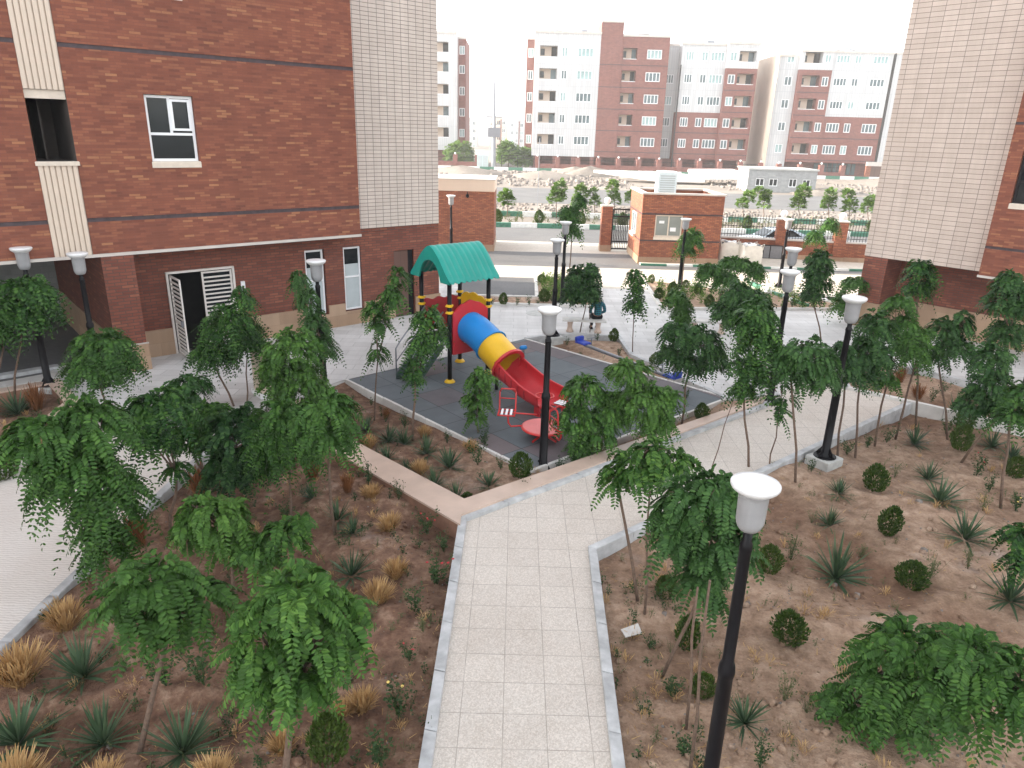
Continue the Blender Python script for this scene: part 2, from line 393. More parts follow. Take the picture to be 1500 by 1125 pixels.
MT['black_cloth'] = plain('black_cloth', (.012,.012,.014), .9)
MT['hair'] = plain('hair', (.015,.012,.010), .7)
def plaid():
    m = NT('plaid_cloth'); o = m.obj()
    c = (.01,.085,.15)
    wx = m.n('ShaderNodeTexWave', Scale=4.5, bands_direction='X'); wz = m.n('ShaderNodeTexWave', Scale=4.5, bands_direction='Z')
    m.l(o, wx.inputs['Vector']); m.l(o, wz.inputs['Vector'])
    c = m.mix(m.ramp(wx.outputs['Fac'], [(.55, (0,)*3), (.7, (1,)*3)]), c, (.012,.03,.05))
    c = m.mix(m.ramp(wz.outputs['Fac'], [(.6, (0,)*3), (.75, (.8,)*3)]), c, (.02,.22,.24))
    m.base(c); m.set(Roughness=.9); return m.mat
MT['plaid'] = plaid()
EXPO = 2.45; HAZE = 0.0006
PLANTS = """
yucca,25,600,40,yucca in the corner bed under the leftmost lamp
yucca,122,992,66,yucca left of the wide tree near the side path kerb
yucca,28,1088,74,leftmost yucca of the front row at the bottom edge
yucca,150,1083,74,second yucca of the front row beside a leaning trunk
yucca,268,1108,78,yucca of the front row with a tan tuft on its right
yucca,518,785,36,yucca with upright blades right of the straight bare trunk
yucca,515,840,50,yucca beside a white stone in the middle of the left bed
yucca,495,765,36,yucca at the foot of the straight bare trunk
yucca,457,735,34,yucca half hidden under the bushy tree by the wall end
yucca,440,1010,60,yucca in the shade of the big drooping tree
yucca,538,628,32,yucca nearest the mat corner in the playground bed
yucca,569,640,36,yucca left of the rusty tuft in the playground bed
yucca,592,650,30,yucca at the foot of the tree before the steps
yucca,625,668,36,yucca right of the tree before the steps
yucca,658,688,40,largest yucca in the playground bed
yucca,568,676,32,yucca against the inner edge of the travertine wall, upper
yucca,596,690,30,yucca between two tan tufts along the travertine wall
yucca,636,714,34,yucca along the lower part of the travertine wall
yucca,668,728,34,yucca beside the thuja in the inner wall corner
yucca,716,712,34,yucca left of the round thuja by the mat corner
yucca,1340,648,36,yucca below the sharp kerb corner of the right path
yucca,1230,722,36,yucca just below the lamp plinth
yucca,1216,765,36,yucca in the right bed straight below the lamp plinth
yucca,1226,838,62,big yucca in the middle of the right bed
yucca,1360,702,34,upper yucca of the close pair in the right bed
yucca,1376,735,46,lower yucca of the close pair in the right bed
yucca,1454,650,34,yucca beside the white kerb at the right edge
yucca,1403,602,36,yucca in the far right bed behind the white kerb
yucca,1482,672,34,yucca near the right edge above an oval thuja
yucca,1340,548,28,yucca at the back of the far right bed
yucca,1413,792,56,broad yucca right of the oval thuja at mid right
yucca,1480,880,56,yucca near the right edge above the corner tree
yucca,1090,1062,58,yucca right of the nearest lamp pole at the bottom
yucca,1370,1075,60,yucca under the corner tree at lower right
dry,32,1008,58,large tan tuft at the left edge below the kerb
dry,98,930,46,reddish tan tuft beside the left kerb
dry,22,1160,60,tan tuft at the bottom left corner
dry,150,1158,50,tan tuft in front of the second front yucca
dry,312,1150,54,tan tuft between the front yucca and the drooping tree
dry,572,782,36,upper tan tuft of the column beside the centre path
dry,580,842,40,second tan tuft from the top of the column beside the centre path
dry,552,880,44,third tan tuft in the column beside the centre path
dry,530,1032,44,tan tuft low beside the big drooping tree
dry,505,1040,34,tan tuft tucked under the leaves of the big drooping tree
dry,621,640,26,orange tan tuft at the mat edge of the playground bed
dry,616,694,28,tan tuft in the middle of the playground bed
dry,541,654,24,tan tuft beside the upper wall of the playground bed
dry,690,668,24,pale tan tuft behind the bright green sapling
dry,545,735,30,loose straw tuft under the planter wall face
dry,415,1110,34,small tan tuft right of the drooping tree trunk
rust,294,725,40,rust brown tuft in the upper left bed
rust,209,805,40,rust brown tuft against the left kerb
rust,510,728,24,rust brown tuft under the wall face
rust,565,612,14,rust brown tuft at the mat corner
rust,1345,582,20,orange withered tuft at the back of the far right bed
rust,1318,560,16,small brown tuft in the far right bed
rust,55,598,26,brown tuft in the corner bed by the leftmost lamp
rust,460,705,30,rust tuft beneath the bushy tree at the wall end
thuja,1155,940,48,round thuja alone on the bare soil of the right bed
thuja,1125,838,36,oval thuja just right of the nearest lamp shade
thuja,1005,944,38,thuja left of the nearest pole among bare stems
thuja,1030,1016,34,thuja touching the nearest lamp pole on its left
thuja,976,872,34,dark thuja under the many stemmed tree
thuja,1281,718,32,thuja with a brown tip below the right path lamp
thuja,1297,782,30,thuja above the pair of mid right shrubs
thuja,1333,850,38,thuja leaning beside a grey weed at mid right
thuja,1482,700,27,thuja close to the right edge
thuja,1406,658,26,lower thuja of the two under the row tree
thuja,1411,626,22,upper thuja of the two under the row tree
thuja,763,706,32,round thuja beside the mat corner and the lamp
thuja,684,736,26,dark thuja in the inner corner of the travertine wall
thuja,1028,618,24,thuja at the right corner of the mat
thuja,872,672,26,thuja behind the wall below the tree by the roundabout
thuja,959,540,19,thuja at the plaza edge behind the seesaw
thuja,897,503,15,pointed thuja at the right tip of the bench bed
thuja,3,706,44,thuja cut by the left edge beyond the side path
thuja,483,1118,52,dark thuja at the bottom right of the left bed
thuja^,737,446,15,pointed thuja in the back bed right of the slide roof
thuja^,798,443,17,lower thuja in the upright part of the back bed
thuja^,794,414,12,topmost thuja in the upright part of the back bed
thuja^,953,415,12,leftmost thuja of the bed before the guardhouse
thuja^,964,438,14,yellowish thuja in the bed before the guardhouse
thuja^,1004,422,12,thuja just right of the guardhouse lamp pole
thuja^,1023,432,13,thuja in the middle of the bed before the guardhouse
thuja^,1038,451,16,front thuja of the bed before the guardhouse
thuja^,1123,448,12,thuja at the right end of the bed before the guardhouse
thuja^,984,432,15,bushy thuja left of the guardhouse lamp pole
rose*,625,778,32,rose bush near the path corner
rose,584,738,26,rose bush against the wall face
rose,542,716,26,rose bush under the upper wall face
rose*,640,850,48,rose bush with red flowers by the centre path
rose,650,805,32,rose bush between the path corner and the flowering rose
rose,607,898,40,tall rose bush half way down the centre path kerb
rose*,600,966,36,rose bush with dark red flowers low on the path side
rose+,585,1045,48,rose bush with yellow flowers near the bottom
rose,556,1120,56,rose bush at the bottom beside the path kerb
rose*,465,700,28,red flowering rose beside the wall end
rose,420,760,34,leafy shrub beneath the small low tree
rose,300,1010,56,leafy shrub between the two front trees of the left bed
rose,245,1015,44,grey green shrub left of the drooping tree
rose,655,652,22,shrub at the mat edge right of the rusty tuft
rose,593,624,22,shrub near the mat edge behind the yuccas
rose*,733,694,22,shrub between the sapling and the round thuja
rose,700,688,40,bright leafy shrub at the foot of the narrow upright tree
rose,710,660,26,young shoots below the narrow upright tree
rose,984,1015,40,shrub between the bare stems of the right bed
rose,1000,1112,44,low shrub at the bottom left of the nearest pole
rose,952,945,28,thin shrub near the loose white tile
rose,931,872,26,shrub at the kerb corner of the right bed
rose,1112,1130,40,shrub right of the nearest pole at the bottom edge
rose,1187,698,22,shrub on the left of the lamp plinth
rose,1271,655,24,shrub beneath the trunks right of the lamp
rose,1241,665,24,spindly shrub right of the lamp plinth
rose,1299,645,22,shrub in the grass under the path corner
rose*,1429,700,24,red stemmed shrub in the right bed
rose,1449,720,26,low green shrub near the red stemmed one
rose+,1488,745,28,flowering shrub at the right edge
rose,1386,632,22,shrub beside the upper thuja under the row
rose,1380,575,18,dark shrub in the far right bed
rose,1365,585,16,green shrub beside the orange tuft
rose,1005,590,18,shrub in the strip behind the mat
rose,968,548,14,small shrub behind the seesaw end
rose,862,680,20,shrub behind the wall right of the lamp
rose,820,690,20,shrub in the strip below the roundabout
rose,830,502,12,shrub left of the seesaw seat
rose,875,500,14,grey shrub behind the seesaw seat
rose,905,525,14,reddish shrub near the bench bed corner
rose,850,520,10,tiny shrub on the mat side of the bench bed
rose,1108,600,16,shrub at the plaza end of the strip bed
rose^,757,447,13,second plant in the row along the back bed
rose^,775,447,13,third plant in the row along the back bed
rose^,720,446,12,first plant of the row along the back bed
rose^,788,446,11,last plant of the row along the back bed
rose^,815,430,16,yellow green shrub in the upright part of the back bed
rose^,830,420,15,shrub by the lamp in the upright part of the back bed
rose^,808,442,14,shrub right of the lower thuja in the back bed
rose^,1000,440,15,shrub in the bed before the guardhouse, centre front
rose^,1055,440,15,shrub right of the front thuja before the guardhouse
rose^,1100,445,14,shrub under the plaza group trees
rose^,970,422,13,flowering shrub at the back of the guardhouse bed
rose^,1160,450,18,shrub near the rounded end of the guardhouse bed
rose^,1190,448,20,dense shrub at the rounded end of the guardhouse bed
weed,1159,815,46,feathery weed right of the oval thuja by the lamp shade
weed,1148,1030,46,tall feathery weed left of the corner tree
weed,1180,1045,30,dry weed between the feathery weed and the corner tree
weed,1263,805,30,grey weed above the mid right thujas
weed,1363,845,34,grey weed touching the leaning thuja
weed,1417,835,28,grey weed with a single stalk at mid right
weed,1190,760,24,thin dry weed left of the right bed yuccas
weed,1440,745,24,weed above the broad yucca at right
weed,1310,700,22,weed patch between thuja and yucca in the right bed
weed,185,990,40,weed under the wide tree
weed,620,930,30,pale weed beside the centre path kerb
weed,360,720,34,weed clump in the middle of the left bed
weed,545,905,34,weed clump under the column of tan tufts
weed,480,880,44,tangle of dry weeds left of the tan tufts
weed,640,1000,22,pale sprig by the path kerb near the bottom
"""
# ------------------------------------------------------------------ ground, paving, kerbs
def fx(p, z=0): return G(p[0], p[1], z)
g = MB(); g.quad((-900,-90,-.5),(900,-90,-.5),(900,1500,-.5),(-900,1500,-.5))
struct(g.build('ground', MT['dirt'], uv=False))
# bed soil: one bumpy sheet under the whole courtyard
nx, ny = 300, 290
X = np.linspace(-17, 22, nx); Y = np.linspace(1.5, 32, ny); XX, YY = np.meshgrid(X, Y)
Z = np.full_like(XX, -.13)
for k in range(60):
    fr = rng.uniform(.5, 4.5); an = rng.uniform(0, 2*math.pi)
    Z += .016 / (fr ** .55) * np.sin(fr * (XX * math.cos(an) + YY * math.sin(an)) + rng.uniform(0, 6.3))
for k in range(900):
    cx, cy = rng.uniform(-8, 13), rng.uniform(3, 20); s = rng.uniform(.04, .26)
    Z += rng.uniform(-.06, .06) * np.exp(-((XX-cx)**2 + (YY-cy)**2) / (2*s*s))
def berm(p0, p1, hgt, wid):
    global Z
    a, b = np.array(p0), np.array(p1); d = b-a; L = np.hypot(*d); d = d/L
    s = (XX-a[0])*d[0]+(YY-a[1])*d[1]; q = -(XX-a[0])*d[1]+(YY-a[1])*d[0]; q = q + .10*np.sin(s*2.3)+.05*np.sin(s*6.1)
    Z = Z + hgt*np.exp(-(q/wid)**2)*np.clip(s/.3+.5,0,1)*np.clip((L-s)/.3+.5,0,1)
for p0, p1, hgt, wid in ((G(-40,1015),G(600,1000),.10,.13),(G(60,880),G(330,960),.07,.12),(G(450,900),G(650,870),.06,.12),(G(890,880),G(1230,905),.09,.13),(G(1120,890),G(1300,930),.08,.12),(G(1180,690),G(1420,760),.07,.16),(G(1240,900),G(1500,850),.06,.15),(G(950,1010),G(1200,1040),.07,.13),(G(1130,790),G(1400,830),.05,.14),(G(1330,680),G(1500,700),.06,.16)):
    berm(p0, p1, hgt, wid)
Z = np.clip(Z, -.32, -.015)
V = np.stack([XX.ravel(), YY.ravel(), Z.ravel()], 1)
ii = (np.arange(ny-1)[:, None] * nx + np.arange(nx-1)[None, :]).ravel()
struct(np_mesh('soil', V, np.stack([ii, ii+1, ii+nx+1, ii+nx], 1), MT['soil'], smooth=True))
def soil_z(x, y):
    i = int(np.clip((x+17)/39*(nx-1), 0, nx-1)); j = int(np.clip((y-1.5)/30.5*(ny-1), 0, ny-1)); return float(Z[j, i])

def polyslab(name, poly, z0, z1, mat, side=None): 
    mb = MB(); mb.prism(poly, z0, z1, 0, 1 if side else None, bottom=False)
    return struct(mb.build(name, [mat, side] if side else mat))
def off(pts, d):
    """parallel polyline, d to the left"""
    o = []
    for i, p in enumerate(pts):
        ns = []
        for a, b in ((i-1, i), (i, i+1)):
            if 0 <= a and b < len(pts):
                t = np.subtract(pts[b], pts[a]); t = t/np.hypot(*t); ns.append(np.array([-t[1], t[0]]))
        n = sum(ns); n = n/np.hypot(*n); k = d/max(.35, float(n @ ns[0])); o.append((p[0]+n[0]*k, p[1]+n[1]*k))
    return o
def kerb_mb(pts, w, z0, z1, seg=1.0, alt=False, joint=.006, b=.012):
    mb = MB(); L = off(pts, w)
    for i in range(len(pts)-1):
        ln = math.hypot(pts[i+1][0]-pts[i][0], pts[i+1][1]-pts[i][1]); n = max(1, round(ln/seg))
        for k in range(n):
            def at(t, q): return np.array([q[i][0]+(q[i+1][0]-q[i][0])*t, q[i][1]+(q[i+1][1]-q[i][1])*t])
            t0, t1 = k/n + (joint/ln if k else 0), (k+1)/n - (joint/ln if k < n-1 else 0)
            A, B, C, D = at(t0, pts), at(t1, pts), at(t1, L), at(t0, L)
            c = (A+B+C+D)/4; e = b/max(w, .05)
            jz = 0 if alt else random.uniform(-.004, .004)
            tops = [tuple(p + (c-p)*e*.5) + (z1+jz,) for p in (A, B, C, D)]
            vs = [tuple(p)+(z0,) for p in (A, B, C, D)] + [tuple(p)+(z1+jz-b,) for p in (A, B, C, D)] + tops
            fs = [(8,9,10,11)] + [(q, (q+1) % 4, 4+(q+1) % 4, 4+q) for q in range(4)] + [(4+q, 4+(q+1) % 4, 8+(q+1) % 4, 8+q) for q in range(4)]
            mb.add(vs, fs, (k % 2) if alt else 0)
    return mb
def kerb(name, pts, w, z0, z1, mat, **kw):
    mb = kerb_mb(pts, w, z0, z1, **kw); m = mat
    bm = mb.build(name, m)
    me = bm.data; b2 = bmesh.new(); b2.from_mesh(me); bmesh.ops.recalc_face_normals(b2, faces=b2.faces); b2.to_mesh(me); b2.free()
    return struct(bm)

PC = fx((684,764)); PN = fx((633,1125)); RN = fx((896,1125)); PW = fx((1124,597)); PR = fx((861,805)); PE = fx((1328,591)); PJ = fx((1241,571)); PQ = fx((1140,578))          # corners of the centre path
ext = lambda p, q: (q[0]+(q[0]-p[0])*(1.5-q[1])/(q[1]-p[1]), 1.5)
PN0 = ext(PC, PN); RN0 = ext(PR, RN)
path_poly = [PN0,PC,PW,PQ,fx((1185,548)),PJ,PE,PR,RN0]
polyslab('path', path_poly, -.35, 0, MT['path'])
LB = fx((295,665)); LX = G(0,945)
lp = [(LX[0]-.02,1.0),(LX[0],LX[1]),LB,(-6.2,14.3),(-9.5,14.9),(-9.62,11.9),(-9.75,1.0)]
polyslab('side_path', lp, -.35, 0, MT['ribbed'])
plaza_poly = [fx((1185,548)),PQ,fx((1064,583)),W(16.6,13.4),W(17.9,15.1),W(16.3,16.55),W(15.0,16.75),W(8.3,16.55),W(7.4,16.3),W(6.75,15.9),W(6.0,15.9),W(5.2,15.0),LB,(-6.2,14.3),(-9.5,14.9),
              fx((118,592)),fx((88,560)),fx((60,563)),fx((62,550)),fx((85,537)),W(2.8,22.2),W(3.9,21.0),W(4.5,20.6),W(4.5,23.0),W(14.7,23.0),(-4.5,31),(13.6,31),W(27.5,11.6),W(29,11.0),W(29,-6),W(22.5,-6),W(22.5,6.8),W(22.6,9.5),W(20.6,9.1)]
polyslab('plaza', plaza_poly, -.35, 0, MT['plaza'])
ramp = [W(-8,20.75),W(1.9,20.75),fx((62,550)),fx((85,537)),W(2.8,22.2),W(3.9,22.0),W(3.9,30),W(-8,30)]
polyslab('ramp', ramp, -.3, -.03, MT['asphalt2'])
kerb('ramp_kerb', [W(-8,22.15),W(1.3,22.2),fx((85,536))], -.28, -.3, .07, MT['kerb'])
kerb('ramp_kerb', [W(-8,21.5),W(1.25,21.55),fx((80,546))], -.55, -.3, .03, MT['kerbw'])
# playground mat
matp = [W(8.45,16.5),W(8.75,9.42),W(15.6,9.42),W(14.98,16.7)]
mb = MB(); mb.prism([Mf(p) for p in matp], -.3, .016, bottom=False)
struct(mb.build('playground_surface', MT['rubber'], rz=AN))
kerb('playground_edging', [matp[0],matp[1],matp[2],matp[3]], -.07, -.3, .035, MT['kerbw'], seg=.9)
# stone kerbs
kerb('kerb', [PN0,PC,PW,PQ], .14, -.4, .075, MT['kerb'], seg=.9)
kerb('kerb', [RN0,PR,PE], -.14, -.4, .07, MT['kerb'], seg=.9)
kerb('kerb', [(LX[0]-.02,1.0),LX,LB], -.15, -.4, .07, MT['kerb'], seg=.9)
kerb('kerb', [(-9.75,1.0),(-9.62,11.9),(-9.4,14.9)], .16, -.4, .07, MT['kerbw'], seg=.9)
kerb('kerb', [PJ,PE,fx((1500,630)),W(19.9,-4)], .13, -.4, .08, MT['kerbw'], seg=.9)
kerb('kerb', [W(22.5,-4),W(22.5,6.8),W(22.4,9.3),W(20.6,9.0),PJ], .12, -.4, .06, MT['kerb'], seg=.9)
kerb('kerb', [PQ,fx((1064,583)),W(16.6,13.4),W(17.9,15.1),W(16.3,16.55),W(15.05,16.75)], .13, -.4, .06, MT['kerb'], seg=.9)
# low travertine wall round the playground bed
w0 = [W(6.15,15.6), fx((491,668)), fx((674,776))]; wi = [W(6.85,15.6), fx((521,653)), fx((680,738))]
def wallseg(name, poly, label):
    o = MB().prism(poly, -.4, .07, 0, bottom=False).build(name, MT['bedface']); tag(o, label, 'wall')
    c = Vector((sum(p[0] for p in poly)/len(poly), sum(p[1] for p in poly)/len(poly)))
    big = [tuple(c + (Vector(p)-c) * 1.0) for p in poly]
    n = len(big)
    cap = MB().prism(off(big + [big[0]], 0)[:n], .07, .11, 0, bottom=False).build('cap', MT['trav'], o)
    return o
KL = off([PC,PW,PQ], .145)
wallseg('planter_wall', [w0[0],w0[1],w0[2],(KL[0][0]-.01,KL[0][1]-.06),KL[1],KL[2],fx((1136,572)),fx((1119,586)),wi[2],wi[1],wi[0]], 'low brown planter wall with a wide pink travertine cap bending round the playground bed')
cb = [W(-6,20.7),fx((88,560)),fx((118,592)),(-10.2,14.7)]
wallseg('planter_wall', cb + off(cb, -.3)[::-1], 'short low planter wall of the corner bed under the two left lamps')

# beds beside the inner road: raised soil sheets with kerbs
def raised_bed(poly, z=.05):
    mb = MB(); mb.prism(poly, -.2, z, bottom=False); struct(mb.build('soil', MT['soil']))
bedA = [(-2.6,27.35),(3.3,27.35),(3.75,30.9),(3.1,33.0),(1.05,33.0),(1.0,28.6),(-2.6,28.6)]
bedB = [(5.9,27.3),(12.7,28.0),(13.3,28.9),(12.6,30.2),(8.6,31.5),(6.1,33.0)]
raised_bed(bedA); raised_bed(bedB)
kerb('kerb', bedA + [bedA[0]], -.14, -.2, .10, MT['kerbw'], seg=.9)
kerb('kerb', bedB + [bedB[0]], -.14, -.2, .10, MT['kerbw'], seg=.9)

PK = [MT['pkgreen'], MT['pkwhite']]
# inner road, street and strips
def strip(name, x0, x1, y0, y1, z, mat, rz=0):
    mb = MB(); n = 40
    for i in range(n):
        a, b = x0+(x1-x0)*i/n, x0+(x1-x0)*(i+1)/n
        mb.quad((a,y0,z),(b,y0,z),(b,y1,z),(a,y1,z))
    return struct(mb.build(name, mat, uv=False))
strip('road', -14, 60, 30.6, 36.2, -.012, MT['concrete'])
strip('road', -14, 60, 36.2, 40.8, -.008, MT['asphalt2'])  # dark asphalt tone also paints in the band of shade across the road
strip('forecourt', -14, 60, 40.8, 45.0, -.012, MT['concrete'])
polyslab('road', [(-2.45,28.75),(.85,28.75),(.9,33.0),(-2.45,33.0)], -.1, .006, MT['asphalt'])
kerb('painted_kerb', [G(1098,417),G(1130,432),G(1180,451)], .16, -.1, .16, PK, seg=.9, alt=True, joint=0)
strip('street', -160, 200, 45.0, 52.0, -.04, MT['asphalt2'])
strip('verge', -160, 200, 52.0, 58.8, .03, MT['dirt'])
strip('verge', -160, 200, 58.8, 71.0, -.02, MT['dirt'])
strip('street', -160, 200, 71.0, 91.0, .0, MT['asphalt2'])
strip('verge', -160, 200, 91.0, 133.0, -.01, MT['dirt'])
strip('pavement', -160, 200, 133.0, 142.0, .1, MT['concrete'])
strip('verge', -160, 200, 142.0, 520.0, -.02, MT['dirt'])
def pkerb(x0, x1, y, seg, h, w=.3): return kerb('painted_kerb', [(x0,y),(x1,y)], w, -.3, h, PK, seg=seg, alt=True, joint=.0)
pkerb(-40, 60, 52.0, 1.9, .28); pkerb(-40, 60, 58.6, 2.4, .42)
pkerb(-90, 110, 133.0, 2.6, .55)
pkerb(6.6, 34, 37.2, 1.35, .10, .14)
polyslab('pavement', [(6.6,37.34),(34,37.34),(34,41.5),(6.6,41.5)], -.2, .08, MT['concrete'])

# ------------------------------------------------------------------ windows
WM = {}
def window(parent, x, y, z, w, h, muls=(.5,), trans=None, t=.06, glassm='glass', frame='pvc', d=.07, name='window', sill=None, ry=0.0):
    """window part (frame) with a pane below it; muls = x fractions, trans = [(z fraction, x0, x1)]"""
    key = (round(w,2), round(h,2), muls, tuple(trans or ()), t, glassm, frame, d)
    if key not in WM:
        mb = MB()
        mb.box(0,t,0,d,0,h); mb.box(w-t,w,0,d,0,h); mb.box(t,w-t,0,d,0,t); mb.box(t,w-t,0,d,h-t,h)
        zt = [h*q[0] for q in (trans or ())]
        for q in (trans or ()): mb.box(max(t,w*q[1]), min(w-t,w*q[2]), .002, d-.002, h*q[0]-t/2, h*q[0]+t/2)
        for q in muls:
            if isinstance(q, tuple): mb.box(w*q[0]-t/2, w*q[0]+t/2, .004, d-.004, max(t,h*q[1]), min(h-t,h*q[2]))
            else: mb.box(w*q-t/2, w*q+t/2, .004, d-.004, t, h-t)
        f = mb.build('window', MT[frame]); p = MB().box(t*.5,w-t*.5,d*.55,d*.75,t*.5,h-t*.5).build('pane', MT[glassm])
        WM[key] = (f.data, p.data); bpy.data.objects.remove(f); bpy.data.objects.remove(p)
    f = bpy.data.objects.new(name, WM[key][0]); col.objects.link(f); f.parent = parent; f.location = (x,y,z); f.rotation_euler = (0,0,ry)
    p = bpy.data.objects.new('pane', WM[key][1]); col.objects.link(p); p.parent = f
    if sill: MB().bbox(-sill,w+sill,-.12,d,-.16,-.004,.015).build('sill', MT['sill'], f)
    return f

# ------------------------------------------------------------------ left apartment building (local x along the facade, y into it)
lb = thing('apartment_building', 'tall red brick apartment building with an open double door and beige tiled corner', 'building', (*W(0,21.6),0), AN)
TOPZ = 24.4; yb = -1.0
holes = []; bands = [4.07 + 4.0*k for k in range(6)]
for k in range(4):
    holes.append((5.39,6.58,5.46+4*k,7.09+4*k,.16))
    holes.append((-6.6,-5.4,5.46+4*k,7.09+4*k,.16))
xa = -34.0
mb = MB()
for (u0, u1) in ((xa,2.84),(3.68,11.3)):
    zz = [3.22] + [b for b in bands if b < TOPZ] + [TOPZ]
    for k in range(len(zz)-1):
        za = zz[k] + (.05 if k else 0); zb = zz[k+1] - (.05 if k < len(zz)-2 else 0)
        mb.facade(u0,u1,za,zb,[h for h in holes if u0 < h[0] < u1 and za < h[2] and h[3] < zb], yb, 0)
mb.quad((11.3,yb,3.22),(11.3,3,3.22),(11.3,3,TOPZ),(11.3,yb,TOPZ)); mb.quad((xa,yb,3.22),(xa,yb,TOPZ),(xa,9,TOPZ),(xa,9,3.22))
mb.quad((xa,yb,TOPZ),(11.3,yb,TOPZ),(11.3,9,TOPZ),(xa,9,TOPZ)); mb.quad((xa,9,0),(xa,9,TOPZ),(15.04,9,TOPZ),(15.04,9,0))
mb.build('brick_wall', MT['brick'], lb)
# beige rib panel with its stair openings
def ribs(z0, z1):
    n = 7; w = .84/n; mbp = MB()
    mbp.quad((2.84,yb+.03,z0),(3.68,yb+.03,z0),(3.68,yb+.03,z1),(2.84,yb+.03,z1))
    for i in range(n):
        mbp.box(2.845+w*i, 2.845+w*(i+.74), yb-.015, yb+.031, z0, z1)
    mbp.build('rib_panel', MT['beige'], lb)
oz = [(5.48+4*k, 7.08+4*k) for k in range(5)]
ribs(3.22, oz[0][0]-.1)
for k in range(4): ribs(oz[k][1], oz[k+1][0]-.1)
for k in range(4):
    z0, z1 = oz[k]
    MB().bbox(2.80,3.72,yb-.05,yb+.25,z0-.1,z0,.015).build('sill', MT['sill'], lb)
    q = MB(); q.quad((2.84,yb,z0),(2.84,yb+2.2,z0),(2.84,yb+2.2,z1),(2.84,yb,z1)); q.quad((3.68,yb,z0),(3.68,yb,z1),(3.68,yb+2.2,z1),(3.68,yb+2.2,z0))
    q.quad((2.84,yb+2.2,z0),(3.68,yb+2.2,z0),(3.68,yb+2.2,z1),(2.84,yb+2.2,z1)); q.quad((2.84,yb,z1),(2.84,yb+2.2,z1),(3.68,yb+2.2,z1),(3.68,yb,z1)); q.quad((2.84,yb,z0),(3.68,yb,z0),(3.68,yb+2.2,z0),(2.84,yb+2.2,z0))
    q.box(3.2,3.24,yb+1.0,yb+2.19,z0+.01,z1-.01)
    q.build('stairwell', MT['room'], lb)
    MB().box(2.845,3.675,yb+.05,yb+.2,z1-.2,z1-.003).build('lintel', MT['sill'], lb)
mb = MB()
for b in bands:
    for (u0, u1) in ((xa,2.835),(3.685,11.3)):
        mb.quad((u0,yb+.02,b-.05),(u1,yb+.02,b-.05),(u1,yb+.02,b+.05),(u0,yb+.02,b+.05))
        mb.quad((u0,yb,b-.05),(u1,yb,b-.05),(u1,yb+.02,b-.05),(u0,yb+.02,b-.05)); mb.quad((u0,yb,b+.05),(u0,yb+.02,b+.05),(u1,yb+.02,b+.05),(u1,yb,b+.05))
mb.build('dark_band', MT['band'], lb)
mb = MB(); mb.box(xa,11.32,yb-.03,0,3.14,3.217); mb.build('trim', MT['trim'], lb)
for k in range(4):
    window(lb, 5.40, yb+.10, 5.47+4*k, 1.17, 1.61, muls=((.5,.42,1),), trans=[(.42,0,1)], t=.065, sill=.03)
    window(lb, -6.59, yb+.10, 5.47+4*k, 1.17, 1.61, muls=((.5,.42,1),), trans=[(.42,0,1)], t=.065, sill=.03)
f0 = MB(); f0.box(.6,.67,-.012,0,.76,1.53); f0.box(1.04,1.10,-.012,0,.76,1.53); f0.box(.67,1.04,-.012,0,.76,.82); f0.box(.67,1.04,-.012,0,1.47,1.53)
for ch in [c for c in lb.children if c.name.startswith('window')][:8:2]:
    s = f0.build('sash', MT['pvc'], ch, loc=(0,0,0))
mb = MB(); mb.facade(11.3,15.04,3.24,TOPZ,[],0); mb.quad((15.04,0,3.24),(15.04,9,3.24),(15.04,9,TOPZ),(15.04,0,TOPZ)); mb.quad((11.3,0,TOPZ),(15.04,0,TOPZ),(15.04,9,TOPZ),(11.3,9,TOPZ))
mb.build('tiled_wall', MT['tile'], lb)
mb = MB(); gh = [(5.63,7.45,0,2.35,3.0),(9.81,10.5,.5,2.67,.16),(11.17,11.83,.5,2.67,.16),(13.12,13.95,0,2.39,.2)]
mb.facade(4.4,15.04,.0,3.24,gh,.02,0,mrev=0); mb.quad((15.04,.02,0),(15.04,9,0),(15.04,9,3.24),(15.04,.02,3.24))
mb.build('lower_brick_wall', MT['brick2'], lb)
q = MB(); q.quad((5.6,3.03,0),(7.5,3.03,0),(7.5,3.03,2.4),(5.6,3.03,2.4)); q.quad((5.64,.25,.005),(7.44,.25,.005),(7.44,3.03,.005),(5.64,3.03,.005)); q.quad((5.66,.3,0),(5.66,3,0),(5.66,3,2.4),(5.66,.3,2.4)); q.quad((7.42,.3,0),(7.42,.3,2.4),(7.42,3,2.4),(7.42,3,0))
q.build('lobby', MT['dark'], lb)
for (u0,u1,z1) in ((4.66,5.60,.78),(7.48,9.78,.78),(9.78,10.53,.49),(10.53,11.14,.78),(11.14,11.86,.49),(11.86,13.10,.74),(13.97,15.07,.66)):
    MB().box(u0,u1,-.035,.018,-.1,z1).build('stone_dado', MT['dado'], lb)
MB().box(15.042,15.07,.02,9,-.1,.66).build('stone_dado', MT['dado'], lb)
for u in (9.82, 11.18): window(lb, u, .08, .52, .64, 2.13, muls=(), trans=[(.53,0,1)], t=.055, glassm='frost', name='tall_window')
for u in (9.82, 11.18):
    MB().box(u+.06,u+.58,.118,.128,2.08,2.59).build('clear_pane', MT['glass'], lb)
MB().box(13.14,13.72,.06,.12,.01,2.37).build('door', MT['wood'], lb); MB().box(13.72,13.93,.07,.13,.01,2.37).build('door_side_panel', MT['black'], lb)
